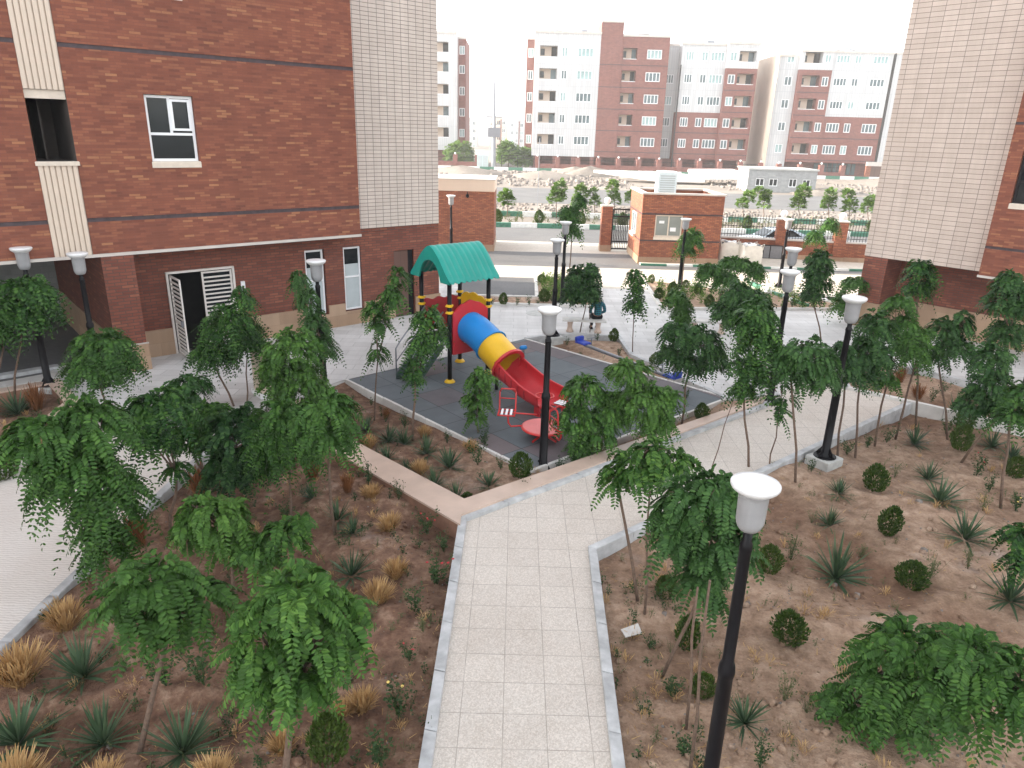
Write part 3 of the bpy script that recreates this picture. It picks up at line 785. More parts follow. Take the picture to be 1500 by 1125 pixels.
# double door: one leaf shut, one leaf swung out
def door_leaf(w):
    mb = MB(); h = 2.3; t = .05
    mb.box(0,t,0,.04,0,h); mb.box(w-t,w,0,.04,0,h); mb.box(t,w-t,0,.04,h-t,h); mb.box(t,w-t,0,.04,0,t); mb.box(t,w-t,.002,.038,.92,1.02)
    for k in range(9): mb.box(t,w-t,.005,.035,1.10+k*.125,1.145+k*.125)
    for k in range(7): mb.box(t,w-t,.005,.035,.12+k*.115,.165+k*.115)
    return mb
dl = door_leaf(.88).build('door_leaf', MT['white_metal'], lb, loc=(6.55,-.02,.02))
MB().box(.04,.84,.042,.05,.04,2.26).build('pane', MT['glass'], dl)
d2 = door_leaf(.88).build('door_leaf', MT['white_metal'], lb, loc=(5.66,-.02,.02), rz=R(-90))
MB().box(.80,.84,-.07,0,.95,1.12).build('handle', MT['grey_metal'], d2)
MB().box(5.57,5.63,-.045,.05,0,2.41).box(7.45,7.51,-.045,.05,0,2.41).box(5.57,7.51,-.045,.05,2.35,2.412).build('door_frame', MT['white_metal'], lb)
MB().bbox(7.68,7.80,-.03,.015,1.62,1.92,.01).bbox(7.70,7.78,-.036,.015,1.40,1.56,.01).build('intercom', MT['pvc'], lb)
# pillar and garage opening left of the door
mb = MB(); mb.box(3.82,4.58,-1.08,9,0,3.14); mb.build('pillar_wall', MT['brick2'], lb)
mb = MB(); mb.box(3.78,4.62,-1.13,-1.082,-.1,.74); mb.box(3.78,3.817,-1.08,9,-.1,1.0); mb.box(4.582,4.62,-1.08,.0,-.1,.74); mb.build('pillar_dado', MT['dado'], lb)
MB().box(3.77,4.63,-1.14,-1.06,.74,.765).build('dado_trim', MT['trim'], lb)
mb = MB(); mb.quad((xa,6.5,0),(3.82,6.5,0),(3.82,6.5,3.2),(xa,6.5,3.2)); mb.quad((xa,0,3.14),(xa,9,3.14),(15,9,3.14),(15,0,3.14)); mb.build('garage_wall', MT['block'], lb)

# ------------------------------------------------------------------ right apartment building (local x along the facade to the right, y into it)
rb = thing('apartment_building', 'red brick apartment building with a broad beige tiled bay, cut off by the right edge', 'building', (*W(26.3,0),0), AN - math.pi/2)
yb2 = -.75
mb = MB(); mb.facade(-11.12,-7.22,2.57,19,[],0); mb.quad((-11.12,0,2.57),(-11.12,0,19),(-11.12,9,19),(-11.12,9,2.57)); mb.quad((-11.12,0,2.57),(-11.12,9,2.57),(-7,9,2.57),(-7,0,2.57))
mb.quad((-11.12,0,19),(-7.2,0,19),(-7.2,9,19),(-11.12,9,19)); mb.build('tiled_wall', MT['tile_r'], rb)
hs = [(-6.85,-5.5,4.78+3.6*k,6.28+3.6*k,.16) for k in range(4)] + [(-2.6,-1.2,4.78+3.6*k,6.28+3.6*k,.16) for k in range(4)]
bz = [3.44 + 3.6*k for k in range(5)]; mb = MB(); zz = [2.57] + bz + [19]
for k in range(len(zz)-1):
    za = zz[k] + (.04 if k else 0); zb = zz[k+1] - (.04 if k < len(zz)-2 else 0)
    mb.facade(-7.22,8,za,zb,[h for h in hs if za < h[2] and h[3] < zb], yb2)
mb.quad((-7.22,yb2,2.57),(-7.22,yb2,19),(-7.22,0,19),(-7.22,0,2.57)); mb.quad((-7.22,yb2,19),(8,yb2,19),(8,9,19),(-7.22,9,19)); mb.quad((-11.12,9,0),(-11.12,9,19),(8,9,19),(8,9,0)); mb.quad((8,yb2,2.57),(8,9,2.57),(8,9,19),(8,yb2,19))
mb.build('brick_wall', MT['brick'], rb)
mb = MB()
for b in bz: mb.quad((-7.22,yb2+.02,b-.04),(8,yb2+.02,b-.04),(8,yb2+.02,b+.04),(-7.22,yb2+.02,b+.04)); mb.quad((-7.22,yb2,b-.04),(8,yb2,b-.04),(8,yb2+.02,b-.04),(-7.22,yb2+.02,b-.04))
mb.build('dark_band', MT['band'], rb)
MB().box(-7.24,8,yb2-.03,.3,2.5,2.567).build('trim', MT['trim'], rb)
for h in hs: window(rb, h[0]+.01, yb2+.1, h[2]+.01, h[1]-h[0]-.02, 1.48, muls=((.5,.42,1),), trans=[(.42,0,1)], t=.065, sill=.03, glassm='glass', frame='iron')
mb = MB(); mb.box(-11.1,-10.3,.02,9,0,2.57); mb.box(-10.3,8,1.3,1.5,0,2.57); mb.build('lower_brick_wall', MT['brick2'], rb)
MB().box(-11.13,-10.27,-.02,.018,-.1,.92).box(-10.298,-10.27,.018,1.29,-.1,.92).box(-11.13,-11.102,.018,9,-.1,.92).build('stone_dado', MT['dado'], rb); MB().box(-10.27,8,1.26,1.298,-.1,.98).build('stone_dado', MT['dado'], rb)

# ------------------------------------------------------------------ guardhouse, gate, gatehouse wall, boundary wall
gd = thing('guardhouse', 'small flat roofed red brick guardhouse with a sliding window beside the iron gate', 'building', (6.54,37.8,0))
mb = MB(); zz = [.0,1.19,1.27,2.56,2.64,3.58]
for k in (0,2,4):
    za, zb = zz[k], zz[k+1]
    mb.facade(0,4.23,za,zb,[(.73,2.17,1.43,2.558,.14)] if k == 2 else [],0)
    hl = [(1.3,2.5,1.4,2.5)] if k == 2 else []
    mb.quad((0,0,za),(0,0,zb),(0,.5,zb),(0,.5,za)); mb.quad((0,.5,za),(0,.5,zb),(0,4,zb),(0,4,za)); mb.quad((4.23,0,za),(4.23,4,za),(4.23,4,zb),(4.23,0,zb))
mb.quad((0,4,0),(0,4,3.58),(4.23,4,3.58),(4.23,4,0))
for (x0,x1,y0,y1) in ((.2,4.03,.2,.201),(.2,4.03,3.8,3.801),(.2,.201,.2,3.8),(4.03,4.031,.2,3.8)): mb.box(x0,x1,y0,y1,3.2,3.58)
mb.build('brick_wall', MT['brick3'], gd)
mb = MB()
for b in (1.23,2.6): mb.box(.015,4.215,.015,3.9,b-.04,b+.04)
mb.build('dark_band', MT['band'], gd)
MB().quad((.2,.2,3.2),(4.03,.2,3.2),(4.03,3.8,3.2),(.2,3.8,3.2)).build('roof', MT['dirt'], gd)
MB().box(-.06,4.29,-.06,.24,3.583,3.67).box(-.06,4.29,3.76,4.06,3.583,3.67).box(-.06,.24,.24,3.76,3.583,3.67).box(3.99,4.29,.24,3.76,3.583,3.67).build('parapet_cap', MT['trim'], gd)
MB().box(-.03,4.26,-.03,-.002,0,.36).box(-.03,-.002,-.002,4,0,.36).build('stone_base', MT['dado'], gd)
window(gd, .74, .06, 1.44, 1.42, 1.11, muls=(.5,), t=.06, glassm='room_glass', frame='sill', sill=.04)
MB().box(.95,1.22,.05,.058,2.12,2.26).box(1.55,1.85,.05,.058,1.72,1.92).build('paper_notice', MT['pvc'], gd)
window(gd, -.06, 2.7, 1.4, 1.3, 1.1, muls=(.5,), t=.06, glassm='glassb', ry=R(-90), sill=.04)
c = thing('evaporative_cooler', 'pale blue box cooler standing on the guardhouse roof', 'cooler', (7.78,40.6,3.2))
mb = MB(); mb.bbox(0,1.02,0,.9,.12,1.42,.04); mb.build('housing', plain('pale_blue_sheet', (.58,.66,.68), .45, var=.06), c)
mb = MB(); [mb.box(.1,.92,-.012,-.001,.3+.12*k,.37+.12*k) for k in range(8)]; mb.build('louvre', MT['frost'], c)
mb = MB(); [mb.box(x,x+.06,y,y+.06,0,.12) for x in (.02,.94) for y in (.02,.82)]; mb.build('leg', MT['grey_metal'], c)
def globe(x, y, z, parent, r=.16):
    mb = MB(); mb.lathe([(r*math.sin(t*math.pi/8)+.001, r-r*math.cos(t*math.pi/8)+.05) for t in range(9)], (x,y,z), 14); mb.lathe([(.07,0),(.07,.06)], (x,y,z), 10)
    return mb.build('globe_lamp', MT['opal'], parent, smooth=True)
gp = thing('gate_pillar', 'square red brick gate pillar with a white globe lamp left of the iron gate', 'pillar', (4.93,41.7,0))
MB().box(0,.6,0,.6,.36,2.55).build('shaft', MT['brick3'], gp); MB().box(-.03,.63,-.03,.63,0,.36).build('stone_base', MT['dado'], gp)
MB().box(-.05,.65,-.05,.65,2.552,2.62).build('cap', MT['trim'], gp); globe(.3,.3,2.62,gp,.2)
ga = thing('iron_gate', 'narrow dark iron pedestrian gate between the globe topped pillar and the guardhouse', 'gate', (5.56,42.0,0))
mb = MB(); mb.box(0,.09,0,.06,.05,2.4); mb.box(1.02,1.11,0,.06,.05,2.4)
for z in (.08,.5,1.95,2.35): mb.box(.09,1.02,.005,.055,z,z+.08)
mb.build('gate_frame', MT['iron'], ga)
mb = MB()
for k in range(9): mb.tube([(.14+.1*k,.025,.13),(.14+.1*k,.025,2.35)], .018, 6)
for k in range(8): mb.tube([(.19+.1*k,.025,.55),(.165+.1*k,.025,.8),(.215+.1*k,.025,1.25),(.19+.1*k,.025,1.95)], .014, 5)
mb.build('bars', MT['iron'], ga)
lw = thing('gatehouse', 'sunlit orange brick gatehouse block with a ribbed beige top behind the roofed slide', 'building', (-9.5,40.6,0))
mb = MB(); mb.facade(0,8.24,.36,3.28,[],0); mb.quad((8.24,0,.36),(8.24,4,.36),(8.24,4,3.28),(8.24,0,3.28)); mb.quad((0,4,0),(0,4,3.9),(8.24,4,3.9),(8.24,4,0)); mb.build('brick_wall', MT['brick3'], lw)
mb = MB(); mb.box(0,8.26,-.02,4.02,3.283,3.9)
for k in range(46): mb.box(.04+k*.18,.16+k*.18,-.04,-.021,3.3,3.88)
mb.build('rib_band', MT['cream'], lw)
MB().box(-.02,8.3,-.06,4.06,3.9,3.95).build('roof_trim', MT['trim'], lw); MB().box(0,8.27,-.03,-.002,-.1,.36).box(8.242,8.27,-.002,4,-.1,.36).build('stone_base', MT['dado'], lw)
MB().tube([(6.75,0,3.2),(6.75,-.18,3.25),(6.75,-.2,3.15)], .02, 6).lathe([(.03,-.16),(.09,-.1),(.09,.02),(.02,.05)], (6.75,-.2,3.1), 10).build('wall_lantern', MT['black'], lw)

bw_ = thing('boundary_wall', 'low red brick boundary wall with iron railings and two lamp topped piers right of the guardhouse', 'fence', (10.8,41.0,0), R(-9.5))
MB().box(0,26,0,.3,.32,1.08).build('brick_wall', MT['brick3'], bw_); MB().box(0,26,-.04,.34,-.1,.32).build('stone_base', MT['dado'], bw_)
MB().box(0,26,-.05,.35,1.083,1.16).build('coping', MT['trim'], bw_)
for x in (3.85,6.95,10.5,14,17.5):
    p = MB().box(x,x+.62,-.14,.44,.32,2.22).build('pier', MT['brick3'], bw_); MB().box(x-.04,x+.66,-.18,.48,2.222,2.29).build('cap', MT['trim'], p); globe(x+.31,.15,2.29,p,.2)
prev = 0
for x in (3.85,6.95,10.5,14,17.5):
    mb = MB(); L = x-prev; n = int(L/.15)
    for z in (1.3,1.75,2.2): mb.box(prev,x,.135,.165,z,z+.03)
    for k in range(1,n): mb.tube([(prev+k*L/n,.15,1.16),(prev+k*L/n,.15,2.42)], .014, 5)
    mb.build('railing', MT['iron'], bw_); prev = x+.62
mc = thing('meter_cabinet', 'grey double door metal cabinet set against the boundary wall beside the sacks', 'cabinet', (13.95,40.2,0), R(-9.5))
MB().bbox(0,1.05,0,.2,.06,.82,.02).build('housing', MT['iron'], mc); MB().box(.04,.34,-.02,-.001,.1,.78).box(.40,1.0,-.02,-.001,.1,.78).build('door', MT['grey_metal'], mc)
# bulk sacks
def sack(name, x, y, w, h, rz, label, seed):
    r = random.Random(seed); t = thing(name, label, 'sack', (x,y,.08), rz, 'bulk sacks of rubbish by the guardhouse')
    n = 12; prof = []; mb = MB(); rows = 8
    vs = []
    for i in range(rows+1):
        f = i/rows; sc = w/2*(1+.09*math.sin(f*math.pi)+r.uniform(-.02,.02))
        for j in range(16):
            a = 2*math.pi*j/16; e = .35
            cx = math.copysign(abs(math.cos(a))**e, math.cos(a)); cy = math.copysign(abs(math.sin(a))**e, math.sin(a))
            vs.append((cx*sc+r.uniform(-.015,.015), cy*sc*.9+r.uniform(-.015,.015), f*h*(1+(.06*math.sin(j*1.7) if i == rows else 0))))
    fs = [(i*16+j, i*16+(j+1) % 16, (i+1)*16+(j+1) % 16, (i+1)*16+j) for i in range(rows) for j in range(16)]
    mb.add(vs, fs); mb.build('bag', MT['sack'], t, smooth=True)
    mb = MB()
    for k in range(14):
        bx, by = r.uniform(-.35,.35)*w, r.uniform(-.3,.3)*w; s = r.uniform(.1,.2)
        vs = [(bx+s*math.sin(p)*math.cos(q)*r.uniform(.7,1.3), by+s*math.sin(p)*math.sin(q)*r.uniform(.7,1.3), h-.04+s*.8*math.cos(p)) for p in np.linspace(.1,3.0,6) for q in np.linspace(0,2*math.pi,8,endpoint=False)]
        fs = [(i*8+j, (i+1)*8+j, (i+1)*8+(j+1) % 8, i*8+(j+1) % 8) for i in range(5) for j in range(8)]
        mb.add(vs, [f[::-1] for f in fs], k % 3)
    mb.build('rubbish', [MT['pvc'], MT['sheet'], plain('grey_bag', (.12,.12,.12), .5)], t, smooth=True)
    mb = MB(); [mb.tube([(sx*w*.47,sy*w*.42,h*.8),(sx*w*.5,sy*w*.45,h+.12),(sx*w*.3,sy*w*.45,h+.02)], .02, 5) for sx in (-1,1) for sy in (-1,1)]
    mb.build('strap', MT['sack'], t)
sack('bulk_sack', 12.55, 38.15, 1.05, 1.0, .1, 'full white bulk sack with rubbish bags on top, nearest the grey cabinet', 1)
sack('bulk_sack', 11.6, 38.75, 1.0, 1.05, -.2, 'taller white bulk sack pushed against the guardhouse corner', 2)
# ------------------------------------------------------------------ far apartment blocks
FZ = [5.35, 9.15, 12.95, 16.75, 20.55]
def far_wall(name, parent, x0, x1, z0, z1, y, mat, cols, floors, wh=1.6, side=None, depth=12, cap=True, bands=False):
    """one facade plane; cols = (xa, xb, kind); kind n = window with n mullions, 'b' = balcony"""
    holes = []
    for f in floors:
        for (a, b, k) in cols:
            if not (x0 < a and b < x1): continue
            if k == 'b': holes.append((a,b,f-.9,f+1.0,1.6))
            else: holes.append((a,b,f-wh/2,f+wh/2,.22))
    mb = MB(); mb.facade(x0,x1,z0,z1,holes,y)
    mb.quad((x0,y,z0),(x0,y,z1),(x0,y+depth,z1),(x0,y+depth,z0)); mb.quad((x1,y,z0),(x1,y+depth,z0),(x1,y+depth,z1),(x1,y,z1))
    mb.quad((x0,y,z1),(x1,y,z1),(x1,y+depth,z1),(x0,y+depth,z1)); mb.quad((x0,y,z0),(x0,y+depth,z0),(x1,y+depth,z0),(x1,y,z0))
    w = mb.build(name, mat, parent)
    if bands:
        q = MB()
        for f in floors: q.box(x0+.01,x1-.01,y-.03,y-.002,f-1.95,f-1.83)
        q.build('dark_band', MT['band'], parent)
    if cap: MB().box(x0-.1,x1+.1,y-.12,y+.3,z1+.003,z1+.4).build('roof_cap', MT['trim'], parent)
    for i, f in enumerate(floors):
        for (a, b, k) in cols:
            if not (x0 < a and b < x1): continue
            if k == 'b':
                q = MB(); q.quad((a,y+1.6,f-.9),(b,y+1.6,f-.9),(b,y+1.6,f+1),(a,y+1.6,f+1)); p = q.build('balcony', MT['cream'], parent)
                d = (b-a)
                MB().box(b-d*.33,b-d*.02,y+1.5,y+1.58,f-.9,f+.9).build('door', MT['dark' if (i+int(a)) % 2 else 'glassb'], p)
                MB().box(a+d*.05,a+d*.28,y+1.5,y+1.58,f-.5,f+.6).build('window', MT['glass'], p)
                MB().box(a+.02,b-.02,y+.05,y+.12,f-.895,f-.80).build('rail', MT['pvc'], p)
            else:
                gm = 'curtain' if (f > 19 or (i*7+int(a*3)) % 4 == 0) else 'glassb'
                window(parent, a+.005, y+.06, f-wh/2+.005, b-a-.01, wh-.01, muls=tuple(q/(k+1) for q in range(1,k+1)), t=.13, glassm=gm, d=.1)
b1 = thing('apartment_block', 'far white and brick block with a raised brick stair tower in mid skyline', 'building', (0,142,0))
MB().box(2.9,43,4,16,0,2.5).build('ground_floor', MT['farbrick'], b1)
mb = MB(); [mb.box(x,x+.7,.3,1.0,0,2.45) for x in (3,6.6,10.2,13.8,18.6,22.4,26.2,30,34,38,42.2)]; mb.build('column', MT['farbrick'], b1)
far_wall('brick_wing', b1, 1.2, 2.55, 2.3, 22.8, 3, MT['farbrick'], [(1.4,2.4,1)], FZ)
far_wall('white_wall', b1, 2.55, 14.5, 2.45, 23.6, 0, MT['wtile'], [(3.5,6.7,'b'),(7.5,8.6,1),(10.4,13.3,3)], FZ)
far_wall('brick_wall', b1, 18.5, 27.1, 2.45, 23.4, .25, MT['farbrick'], [(18.75,21.3,'b'),(23.1,25.8,3)], FZ, bands=True)
far_wall('stair_tower', b1, 14.5, 18.5, 2.45, 25.6, 0, MT['farbrick'], [], FZ, depth=7, bands=True)
far_wall('white_recess', b1, 27.1, 29.6, 2.45, 22.4, 3.5, MT['wtile'], [(27.5,29.0,2)], FZ[:4])
far_wall('white_wall', b1, 29.6, 37.8, 10.9, 22.4, 1.0, MT['wtile'], [(30.4,31.9,2),(33.3,34.5,1),(35.0,37.5,3)], FZ[2:])
far_wall('brick_wall', b1, 29.6, 37.8, 2.45, 10.9, .98, MT['farbrick'], [(30.4,31.9,2),(33.3,34.5,1),(35.0,37.5,3)], FZ[:2], cap=False, bands=True)
far_wall('brick_wall', b1, 37.8, 43.6, 2.45, 18.6, .2, MT['farbrick'], [(38.3,39.6,1),(40.0,43.1,'b')], FZ[:4], cap=False, bands=True)
far_wall('white_wall', b1, 37.8, 43.6, 18.6, 22.6, .2, MT['wtile'], [(38.3,39.6,1),(40.0,43.1,'b')], FZ[4:])
MB().box(29.45,29.65,.6,.8,.5,19).build('drainpipe', MT['dark'], b1)
MB().tube([(3.2,1,23.8),(3.2,1,26)], .04, 5).tube([(42,2,22.8),(42,2,23.8)], .04, 5).build('antenna', MT['dark'], b1)

b2 = thing('apartment_block', 'far white and brick block with a warm sunlit cream side wall, behind the grey hut', 'building', (0,140,0))
FZ2 = [4.9, 8.8, 12.7, 16.6, 20.4]
mb = MB(); mb.quad((46.6,.0,0),(46.6,0,20.6),(46.6,14,20.6),(46.6,14,0)); mb.box(46.58,47,.01,14,20.6,21); mb.build('cream_side_wall', MT['cream'], b2)
far_wall('white_wall', b2, 46.62, 50.4, 0.1, 20.6, .6, MT['wtile'], [(48.2,49.6,1)], FZ2, depth=13)
BC = [(51.1,54.3,'b'),(54.7,55.9,1),(56.9,59.3,3),(60.2,61.4,1),(63.5,66.2,3)]
far_wall('brick_wall', b2, 50.4, 56.3, 2.6, 18.5, -.2, MT['farbrick'], BC, FZ2[:4], cap=False, bands=True)
far_wall('white_wall', b2, 50.4, 56.3, 18.5, 21.4, -.2, MT['wtile'], BC, FZ2[4:], wh=1.4)
far_wall('white_wall', b2, 56.3, 67, 10.7, 21.4, 0, MT['wtile'], BC, FZ2[2:], wh=1.4)
far_wall('brick_wall', b2, 56.3, 67, 2.6, 10.7, -.03, MT['farbrick'], BC, FZ2[:2], cap=False, bands=True)
far_wall('white_wall', b2, 67.5, 84, 2.6, 21.4, 0, MT['wtile'], [(70,73,3),(76,78,1)], FZ2, wh=1.4)
MB().box(67.02,67.48,-.1,.3,2.6,21.6).build('drainpipe', MT['dark'], b2)
MB().box(47,84,3,14,0,2.6).build('ground_floor', MT['farbrick'], b2)
q = MB(); [q.box(57+.9*k,57.7+.9*k,2.8,2.99,.4,2.4) for k in range(9)]; q.build('shop_window', MT['glassb'], b2)
q = MB(); [q.tube([(59+2*k,3,21.4),(59+2*k,3,22.4)], .05, 5) for k in range(4)]; q.tube([(57,4,22.0),(60,4,22.6),(63,4,22.0)], .12, 6); q.build('roof_plant', MT['grey_metal'], b2)
for i, (x, y, w_, h_) in enumerate(((6,148,1.6,1.3),(11.5,150,1.2,1.7),(22,147,2.0,1.2),(35.5,149,1.4,1.5),(40.5,146,1.1,1.2))):
    z_ = 23.6 if x < 14 else 23.4 if x < 27 else 22.4
    MB().bbox(x,x+w_,y-142,y-142+1.2,z_+.02,z_+h_,.05).tube([(x+w_/2,y-141.4,z_+h_),(x+w_/2,y-141.4,z_+h_+.8)], .03, 5).build('roof_cooler', MT['grey_metal'], b1)
b3 = thing('apartment_block', 'far white clad block with a brick return wall, half hidden by the beige tiled corner', 'building', (0,150,0))
far_wall('white_wall', b3, -30, -12.4, 2.8, 24.0, 0, MT['wtile'], [(-17.6,-14.0,'b'),(-22,-19,3),(-27,-24,'b')], [6.1,10.1,14.1,18.1,21.6], depth=4)
far_wall('brick_return', b3, -16, -10.9, 2.8, 23.6, 4.2, MT['farbrick'], [(-12.2,-11.1,1)], [6.1,10.1,14.1,18.1,21.6], cap=True)
MB().box(-29,-12,2,14,0,2.8).build('ground_floor', MT['farbrick'], b3)
b4 = thing('apartment_block', 'far pale pink block seen in the gap between the two larger blocks', 'building', (0,175,0))
far_wall('wall', b4, 51.5, 60, 0, 13.2, 0, MT['cream'], [(52.4,53.6,1),(55,56.5,1)], [4,8,11.3])
for i, (x0,x1,y,h,m,lab) in enumerate([(-34,-26,300,10.5,'cream','far pale tower left of the utility pole, lost in glare'),(-25.5,-18.5,335,12.0,'wtile','far white tower immediately left of the utility pole'),(-12.5,-5.2,330,12.4,'cream','far cream tower with a pink stripe right of the utility pole'),(-4.2,2.6,325,11.6,'wtile','far pale tower with stacked balconies beside the white clad block'),(-48,-37,380,11,'cream','far pale tower behind the brick return wall')]):
    t = thing('tower_block', lab, 'building', (0,y,0), 0, 'washed out towers beyond the estate')
    w = (x1-x0)
    far_wall('wall', t, x0, x1, -.4, h, 0, MT[m], [(x0+.12*w,x0+.28*w,1),(x0+.4*w,x0+.58*w,2 if i % 2 else 'b'),(x0+.7*w,x0+.9*w,1)], [h-2-3.2*k for k in range(4)], depth=15)
    if i in (2,3): MB().box(x0+.6*w,x0+.68*w,-.3,-.05,.1,h-.5).build('pink_stripe', MT['farbrick'], t)

# far boundary walls, poles, gate
def far_fence(name, x0, x1, y, label, step=3.9):
    t = thing(name, label, 'fence', (0,y,0)); MB().box(x0,x1,0,.4,.0,1.15).build('brick_wall', MT['farbrick'], t)
    n = max(1, round((x1-x0)/step)); mb = MB(); pr = MB(); gl = MB()
    for k in range(n+1):
        x = x0+(x1-x0)*k/n
        p = MB().box(x-.4,x+.4,-.2,.6,0,2.35).build('pier', MT['farbrick'], t); globe(x,.2,2.35,p,.19)
        if k < n:
            L = (x1-x0)/n
            for z in (1.3,1.9): mb.box(x+.4,x+L-.4,.17,.23,z,z+.05)
            for q in range(1,12): mb.box(x+.4+(L-.8)*q/12-.015,x+.4+(L-.8)*q/12+.015,.18,.22,1.15,2.1)
    mb.build('railing', MT['iron'], t); return t
far_fence('boundary_wall', 3.6, 45, 137.5, 'far brick boundary wall with globe lamps in front of the middle block')
far_fence('boundary_wall', 47, 58.5, 133.5, 'far brick boundary wall behind the grey hut')
far_fence('boundary_wall', -40, -7.6, 137.5, 'far brick boundary wall below the half hidden white block')
t = thing('iron_gate', 'wide dark iron gate on the far pavement beside the utility pole', 'gate', (-3.1,137.6,0))
mb = MB(); mb.box(0,.14,0,.1,0,2.5); mb.box(3.0,3.1,0,.1,0,2.5); mb.box(6.1,6.24,0,.1,0,2.5); [mb.box(.14,6.1,.02,.08,z,z+.1) for z in (.1,1.9,2.4)]; mb.build('gate_frame', MT['iron'], t)
mb = MB(); [mb.box(.2+.25*k,.23+.25*k,.03,.07,.2,2.4) for k in range(24)]; mb.build('bars', MT['iron'], t)
t = thing('iron_gate', 'brown sheet gate with a pale lintel beside the shop front of the far right block', 'gate', (58,133.4,0))
MB().box(4.6,10,0,.3,2.4,3.1).build('lintel', MT['trim'], t); MB().box(4.6,5.5,-.02,.28,0,2.39).build('post', MT['brick3'], t); MB().box(5.5,9.6,.1,.2,.05,2.35).build('sheet', MT['wood'], t)
up = thing('utility_pole', 'tall grey concrete utility pole with a transformer on the far pavement', 'pole', (-4.4,134.0,0))
MB().tube([(0,0,0),(0,0,7),(-.1,0,15.2)], [.42,.32,.14], 10).build('pole', MT['grey_metal'], up)
MB().box(-1.1,1.1,-.5,.4,5.6,7.2).build('transformer', MT['grey_metal'], up)
mb = MB(); mb.box(-1.4,1.4,-.1,.1,8.9,9.1); mb.box(-1.1,1.1,-.1,.1,7.7,7.85); [mb.tube([(x,0,7.85),(x,0,8.3)], .08, 6) for x in (-.9,0,.9)]; mb.build('cross_arm', MT['grey_metal'], up)
sb = thing('switch_box', 'pale green electrical box at the foot of the utility pole', 'cabinet', (-7.4,134.2,.1)); MB().bbox(0,2.0,0,1,0,2.5,.06).build('housing', plain('pale_green_sheet', (.45,.58,.55), .5, var=.06), sb); MB().box(.1,.95,-.03,-.002,.2,2.3).box(1.05,1.9,-.03,-.002,.2,2.3).build('door', MT['frost'], sb)
pp = thing('signpost', 'thin bare post standing on the street edge beyond the drive', 'pole', (1.95,68.5,0)); MB().tube([(0,0,0),(0,0,6.0)], .035, 6).build('post', MT['grey_metal'], pp)
# grey block hut
hu = thing('hut', 'unfinished grey block hut with four small windows beyond the street', 'building', (29.7,95,0), R(-4))
hw = [(1.0,2.1,.75,1.7,.2),(2.7,3.8,.75,1.7,.2),(5.2,6.2,.7,1.75,.2),(6.9,7.9,.75,1.7,.2)]
mb = MB(); mb.facade(0,8.6,0,2.75,hw,0); mb.quad((0,0,0),(0,0,2.75),(0,6,2.75),(0,6,0)); mb.quad((8.6,0,0),(8.6,6,0),(8.6,6,2.75),(8.6,0,2.75)); mb.quad((0,6,0),(0,6,2.75),(8.6,6,2.75),(8.6,6,0)); mb.build('wall', MT['block'], hu)
MB().box(-.15,8.75,-.15,6.15,2.755,2.95).build('roof', MT['plinth'], hu)
for h in hw: window(hu, h[0]+.01, .08, h[2]+.01, h[1]-h[0]-.02, h[3]-h[2]-.02, muls=(.5,), t=.08, glassm='glass')
# white sheets lying on the dirt
for (pl, z0, lab) in (([(11.5,112),(20,106),(27,106),(27,110),(20,112)], .35, 'long white sheet lying across the rubble left of the rooftop cooler'), ([(25,106),(35.5,107.5),(33,114),(26,113)], .7, 'broad white sheet draped over boards left of the grey hut')):
    o = MB().prism(pl, z0, z0+.35, 0, 0).build('sheet', MT['sheet']); tag(o, lab, 'sheet', 'white sheets on the waste ground')
    n = len(o.data.vertices)
    for v in o.data.vertices: v.co.z += (v.co.y-106)*.12
# rubble
def rocks(name, spots, seed, mat, zf):
    r = np.random.default_rng(seed); Vs, Qs = [], []; base = np.array([[-1,-1,-1],[1,-1,-1],[1,1,-1],[-1,1,-1],[-1,-1,1],[1,-1,1],[1,1,1],[-1,1,1]], float)
    q = np.array([[0,3,2,1],[4,5,6,7],[0,1,5,4],[1,2,6,5],[2,3,7,6],[3,0,4,7]])
    for i, (x, y, s) in enumerate(spots):
        b = base*np.array([1, r.uniform(.6,1), r.uniform(.4,.8)])*s*r.uniform(.75,1.15,(8,3)); b[4:] *= np.array([.7,.7,1])
        a = r.uniform(0,6.3); c, s2 = math.cos(a), math.sin(a); b = b @ np.array([[c,s2,0],[-s2,c,0],[0,0,1]])
        b += np.array([x, y, zf(x,y)+s*.25]); Vs.append(b); Qs.append(q+8*i)
    return tag(np_mesh(name, np.concatenate(Vs), np.concatenate(Qs), mat), kind='stuff')
sp = [(rng.uniform(-14,16), rng.uniform(93,130), rng.uniform(.06,.3)*rng.uniform(.4,1.6)) for _ in range(1100)] + [(rng.uniform(28,60), rng.uniform(96,125), rng.uniform(.06,.3)) for _ in range(700)]
rocks('rubble', sp, 3, MT['stone'], lambda x, y: 0)
rocks('rubble', [(rng.uniform(-6,40), rng.uniform(60,69.5), rng.uniform(.05,.2)) for _ in range(800)], 4, MT['stone'], lambda x, y: -.02)
for k, (x, y, sx, sy, h) in enumerate([(-9,118,7,4,1.3),(4,113,6,4,1.1),(12,122,5,3,1.6),(20,118,4,3,1.2),(-20,112,8,5,1.2),(41,103,5,4,.9),(58,118,9,4,1.0),(10,128,5,3,1.2),(38,92,4,2,.7)]):
    mb = MB(); n = 20; vs = []
    for i in range(7):
        f = i/6
        for j in range(n):
            a = 2*math.pi*j/n; rr = (1-f**1.3)*(1+.18*math.sin(3*a+k)+.1*math.sin(7*a+2*k)); vs.append((x+sx*rr*math.cos(a), y+sy*rr*math.sin(a), h*f+.05*math.sin(5*a+i)))
    mb.add(vs, [(i*n+j, i*n+(j+1) % n, (i+1)*n+(j+1) % n, (i+1)*n+j) for i in range(6) for j in range(n)]); struct(mb.build('spoil_heap', MT['dirt'], smooth=True, uv=False))
MB_h = MB()

